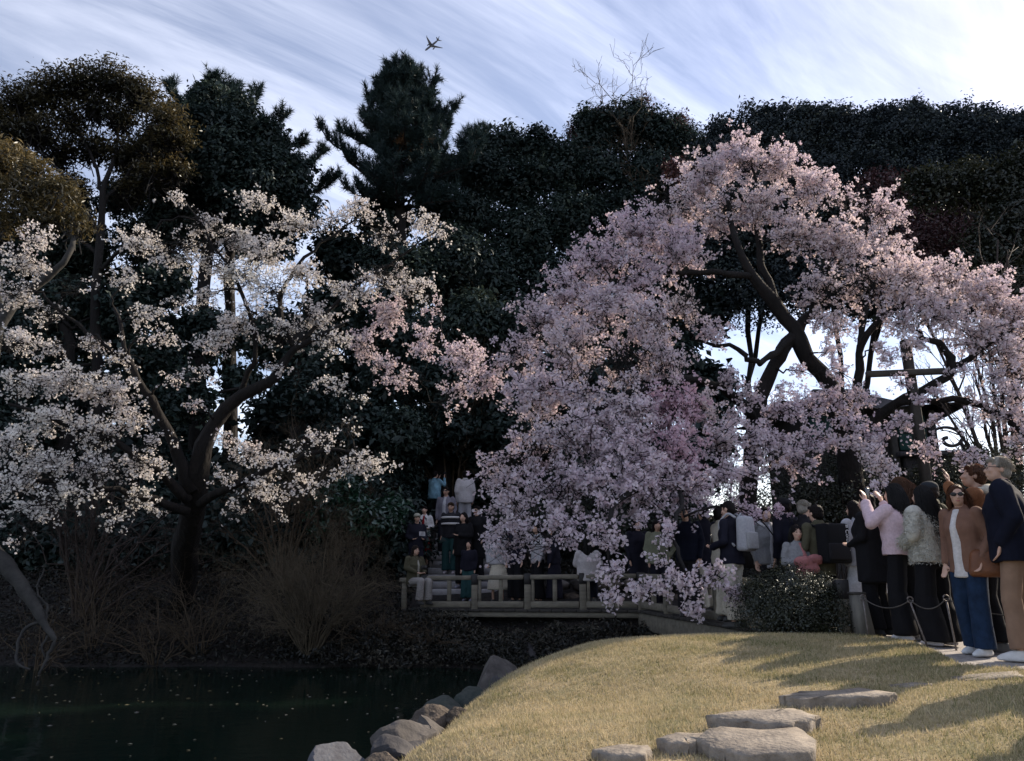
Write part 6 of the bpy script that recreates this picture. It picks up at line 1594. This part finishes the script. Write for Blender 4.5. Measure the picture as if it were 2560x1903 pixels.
# phones held up
for (rt, J, q, lab) in ((p5, j5, 'both', 'small phone held up before the blossom by the pink sweatshirt'), (p16, j16, 1, 'dark phone held to the eye by the man in navy sweater'), (p22, j22, 1, 'phone held high by the person in light blue'), (p15, j15, 'both', 'pale phone held low by the person with the grey backpack')):
    p = (J['wr'][-1] + J['wr'][1]) / 2 if q == 'both' else J['wr'][q] + unit(J['hd'][q]) * .1
    if q == 'both': p = p + np.array((0, .05, .10)) * J['s']
    o = carried('phone', rt, p + np.array((0, .02, 0)), lab, 'phone')
    rbox('case', PHONE, o, (.076, .010, .152), bev=.004)
    rbox('camera_lens', M['iron_black'], o, (.03, .006, .03), (.018, .008, .055), .002)
# tan shoulder bag
o = carried('shoulder_bag', p3, (-.20, -.23, .86), 'slouchy tan leather bag hanging behind the corduroy jacket', 'bag')
o.location = tuple(at(2467, 1408, 6.97)); o.rotation_euler.z = R(60)
LEATH = surf('tan_leather', (.17, .06, .022), (.10, .036, .014), .5, 14, bump=.2, spec=.4)
rbox('pouch', LEATH, o, (.14, .32, .25), bev=.065, taper=.75, seg=4)
strap('strap', LEATH, o, [(.0, .15, .12), (.12, .20, .42), (.16, .22, .52), (.10, .10, .46), (.0, -.13, .12)], .01)
# white bag at the shoulder of the pink sweatshirt
o = carried('shoulder_bag', p5, (.13, -.22, 1.17), 'small white and black bag under the arm of the pink sweatshirt', 'bag', .3)
rbox('pouch', cloth('bag_white', (.55, .55, .6)), o, (.09, .20, .20), bev=.03, taper=.85)
rbox('flap', BLACK, o, (.095, .205, .06), (0, 0, -.075), .02)
strap('strap', BLACK, o, [(0, .08, .09), (-.02, .1, .22), (-.02, -.02, .24), (0, -.08, .09)], .008)
rbox('pompom', SHAG, o, (.09, .09, .09), (.02, -.02, -.17), .035, seg=3)
# strap of the shaggy jacket's bag
o = carried('bag_strap', p4, (.02, -.17, 1.15), 'dark cross body strap over the shaggy white jacket', 'strap')
strap('webbing', cloth('strap_dark', (.05, .045, .03)), o, [(-.02, -.02, .22), (.06, -.05, .05), (.14, -.03, -.12), (.21, .06, -.22)], .012)
# black bag of the black clad person
o = carried('shoulder_bag', p8, (.12, -.20, 1.12), 'black bag on the back of the black clad person', 'bag')
rbox('pouch', NIGHT, o, (.28, .14, .30), bev=.05, taper=.9)
for k in range(5): rbox('charm', LGREY, o, (.012, .01, .02), (.12 - .018 * k, -.08, -.03 - .028 * k), .003, seg=1)
strap('strap', BLACK, o, [(.1, .02, .14), (.05, .16, .24), (-.08, .16, .22), (-.1, .02, .14)], .012)
# big black backpack with lettering
o = carried('backpack', p10, (0, -.24, 1.17), 'tall black box backpack with white vertical lettering on its edge', 'backpack')
rbox('pack', BLACK, o, (.36, .20, .48), bev=.035)
rbox('pocket', DARK, o, (.30, .04, .20), (-.02, -.11, -.10), .018)
for q in (-1, 1): strap('strap', BLACK, o, [(q * .10, .12, .20), (q * .12, .30, .22), (q * .13, .36, .02), (q * .14, .14, -.16)], .018)
LET = surf('white_print', (.6, .6, .62), (.5, .5, .52), .6, 30)
text_mesh('Columbia', .075, LET, o, (.135, -.1025, .02), (math.pi / 2, math.pi / 2, 0))
m = MB()
for a in (0, 1, 2, 3):
    q = a * math.pi / 2 + math.pi / 4; c = np.array((math.cos(q) * .0135, 0, math.sin(q) * .0135))
    m.add(np.array([c + (.011, -.002, 0), c + (0, -.002, .011), c + (-.011, -.002, 0), c + (0, -.002, -.011)]), [[0, 1, 2, 3]])
m.build('emblem', LET, o, loc=(.138, -.1025, .205))
# pale grey backpack
o = carried('backpack', p15, (0, -.21, 1.17), 'pale grey rounded backpack with a single front pocket', 'backpack')
PG = cloth('pack_grey', (.36, .36, .39)); PG2 = cloth('pack_grey_low', (.30, .30, .31))
rbox('pack', PG, o, (.31, .17, .45), bev=.06, taper=.86, seg=3)
rbox('pocket', PG2, o, (.28, .05, .22), (0, -.085, -.09), .022)
for q in (-1, 1): strap('strap', PG, o, [(q * .09, .08, .20), (q * .11, .19, .25), (q * .13, .30, .08), (q * .13, .10, -.16)], .016)
strap('handle', PG, o, [(-.04, .06, .21), (0, .05, .26), (.04, .06, .21)], .009, 10)
# cross body strap
o = carried('bag_strap', p14, (0, .17, 1.15), 'thin dark strap crossing the pale hooded top', 'strap')
strap('webbing', BLACK, o, [(.12, -.06, .24), (.06, .0, .14), (-.06, .015, -.05), (-.17, -.02, -.26)], .009)
# pink bundle
o = carried('folded_jacket', p11, (.02, .25, 1.0), 'folded pink jacket carried in the arms of the smiling woman', 'jacket')
m = MB()
for c, r in (((-.08, 0, .03), (.12, .08, .06)), ((.08, .02, 0), (.13, .08, .07)), ((.02, .03, -.08), (.14, .07, .07)), ((.12, .02, -.14), (.08, .06, .08))): ell(m, c, r)
solid('folds', m, ROSE, o, .014, 2, .012, 14); PENDING[:] = PENDING[-1:]; finish_people()
# papers
o = carried('leaflet', p20, (-.05, .36, 1.12), 'crumpled white leaflet in the hands of the person in the pale cap', 'leaflet')
m = MB(); V = np.array([(x * .14, y * .02 + .02 * math.sin(7 * x + 3 * z), z * .10) for z in np.linspace(-.5, .5, 5) for x in np.linspace(-.5, .5, 7) for y in (0,)])
idx = np.arange(35).reshape(5, 7); m.add(V, np.stack((idx[:-1, :-1], idx[:-1, 1:], idx[1:, 1:], idx[1:, :-1]), -1).reshape(-1, 4)); m.build('sheet', LGREY, o)
# camera in the lap of the sitting woman
o = carried('camera', p19, (0, .34, .74), 'black compact camera in the lap of the woman in the olive vest', 'camera')
rbox('housing', M['iron_black'], o, (.13, .05, .085), bev=.012); m = MB(); cap(m, (0, .03, 0), .03, (0, .07, 0), .028); m.build('lens', M['iron_black'], o, smooth=True)

# ---- aircraft
ac = at(1080, 113, 1900.0)
plane = empty('airplane', tuple(ac), label='small grey twin engine airliner climbing across the sky', cat='airplane')
PM = surf('aircraft_paint', (.09, .10, .13), (.075, .085, .11), .45, .2, spec=.4)
def abuild(name, m, smooth=True): return m.build(name, PM, plane, smooth=smooth)
m = MB(); L = 66.0; r = 3.0
rows = [(-33, .3), (-31.5, 1.3), (-29, 2.3), (-25, 2.95), (-10, 3.0), (10, 3.0), (18, 2.7), (26, 1.6), (32, .5)]
loft(m, [(np.array((x, 0, (0 if x < 10 else (x - 10) * .06))), q, q) for x, q in rows], np.array((0, 1.0, 0)), np.array((0, 0, 1.0)), 16); abuild('fuselage', m)
def wing(name, root_c, tip_c, c0, c1, th, thick_axis=(0, 0, 1.0), winglet=None):
    pts = [(np.array(root_c, float), c0), (np.array(tip_c, float), c1)]
    if winglet is not None: pts.append((np.array(winglet, float), c1 * .45))
    m = MB(); ta = np.array(thick_axis); V = []
    for p, c in pts:
        V += [p + np.array((-c / 2, 0, 0)), p + ta * th * c * .5, p + np.array((c / 2, 0, 0)), p - ta * th * c * .5]
    F = []
    for k in range(len(pts) - 1):
        for i in range(4): F.append((k * 4 + i, k * 4 + (i + 1) % 4, k * 4 + 4 + (i + 1) % 4, k * 4 + 4 + i))
    m.add(np.array(V), F); m.f.append(np.array([[3, 2, 1, 0]])); n = len(pts) * 4; m.f.append(np.array([[n - 4, n - 3, n - 2, n - 1]])); abuild(name, m, False)
for q in (-1, 1):
    wing('wing', (-2, q * 2.2, -1.4), (12, q * 30, 1.8), 13, 3.2, .11, winglet=(15, q * 32.5, 4.2))
    wing('tailplane', (27.5, q * 1, 1.2), (32.5, q * 10.5, 2.2), 6.5, 2.2, .1)
    m = MB(); cap(m, (-7, q * 10.5, -3.2), 1.9, (-1.5, q * 10.5, -2.8), 1.4, 12); abuild('engine', m)
wing('tail_fin', (26, 0, 2.0), (32.5, 0, 12.5), 9, 3.4, .09, (0, 1.0, 0))
# nose toward the left and the viewer, climbing, banked
f = unit(np.array((-.70, .70, -.02))); up0 = np.array((0, 0, 1.0)); rt = unit(np.cross(f, up0)); up = np.cross(rt, f)
bank = R(4); up_b = up * math.cos(bank) + rt * math.sin(bank); rt_b = np.cross(f, up_b)
Mx = Matrix((tuple(-f), tuple(np.cross(up_b, -f)), tuple(up_b))).transposed()
plane.rotation_euler = Mx.to_euler()
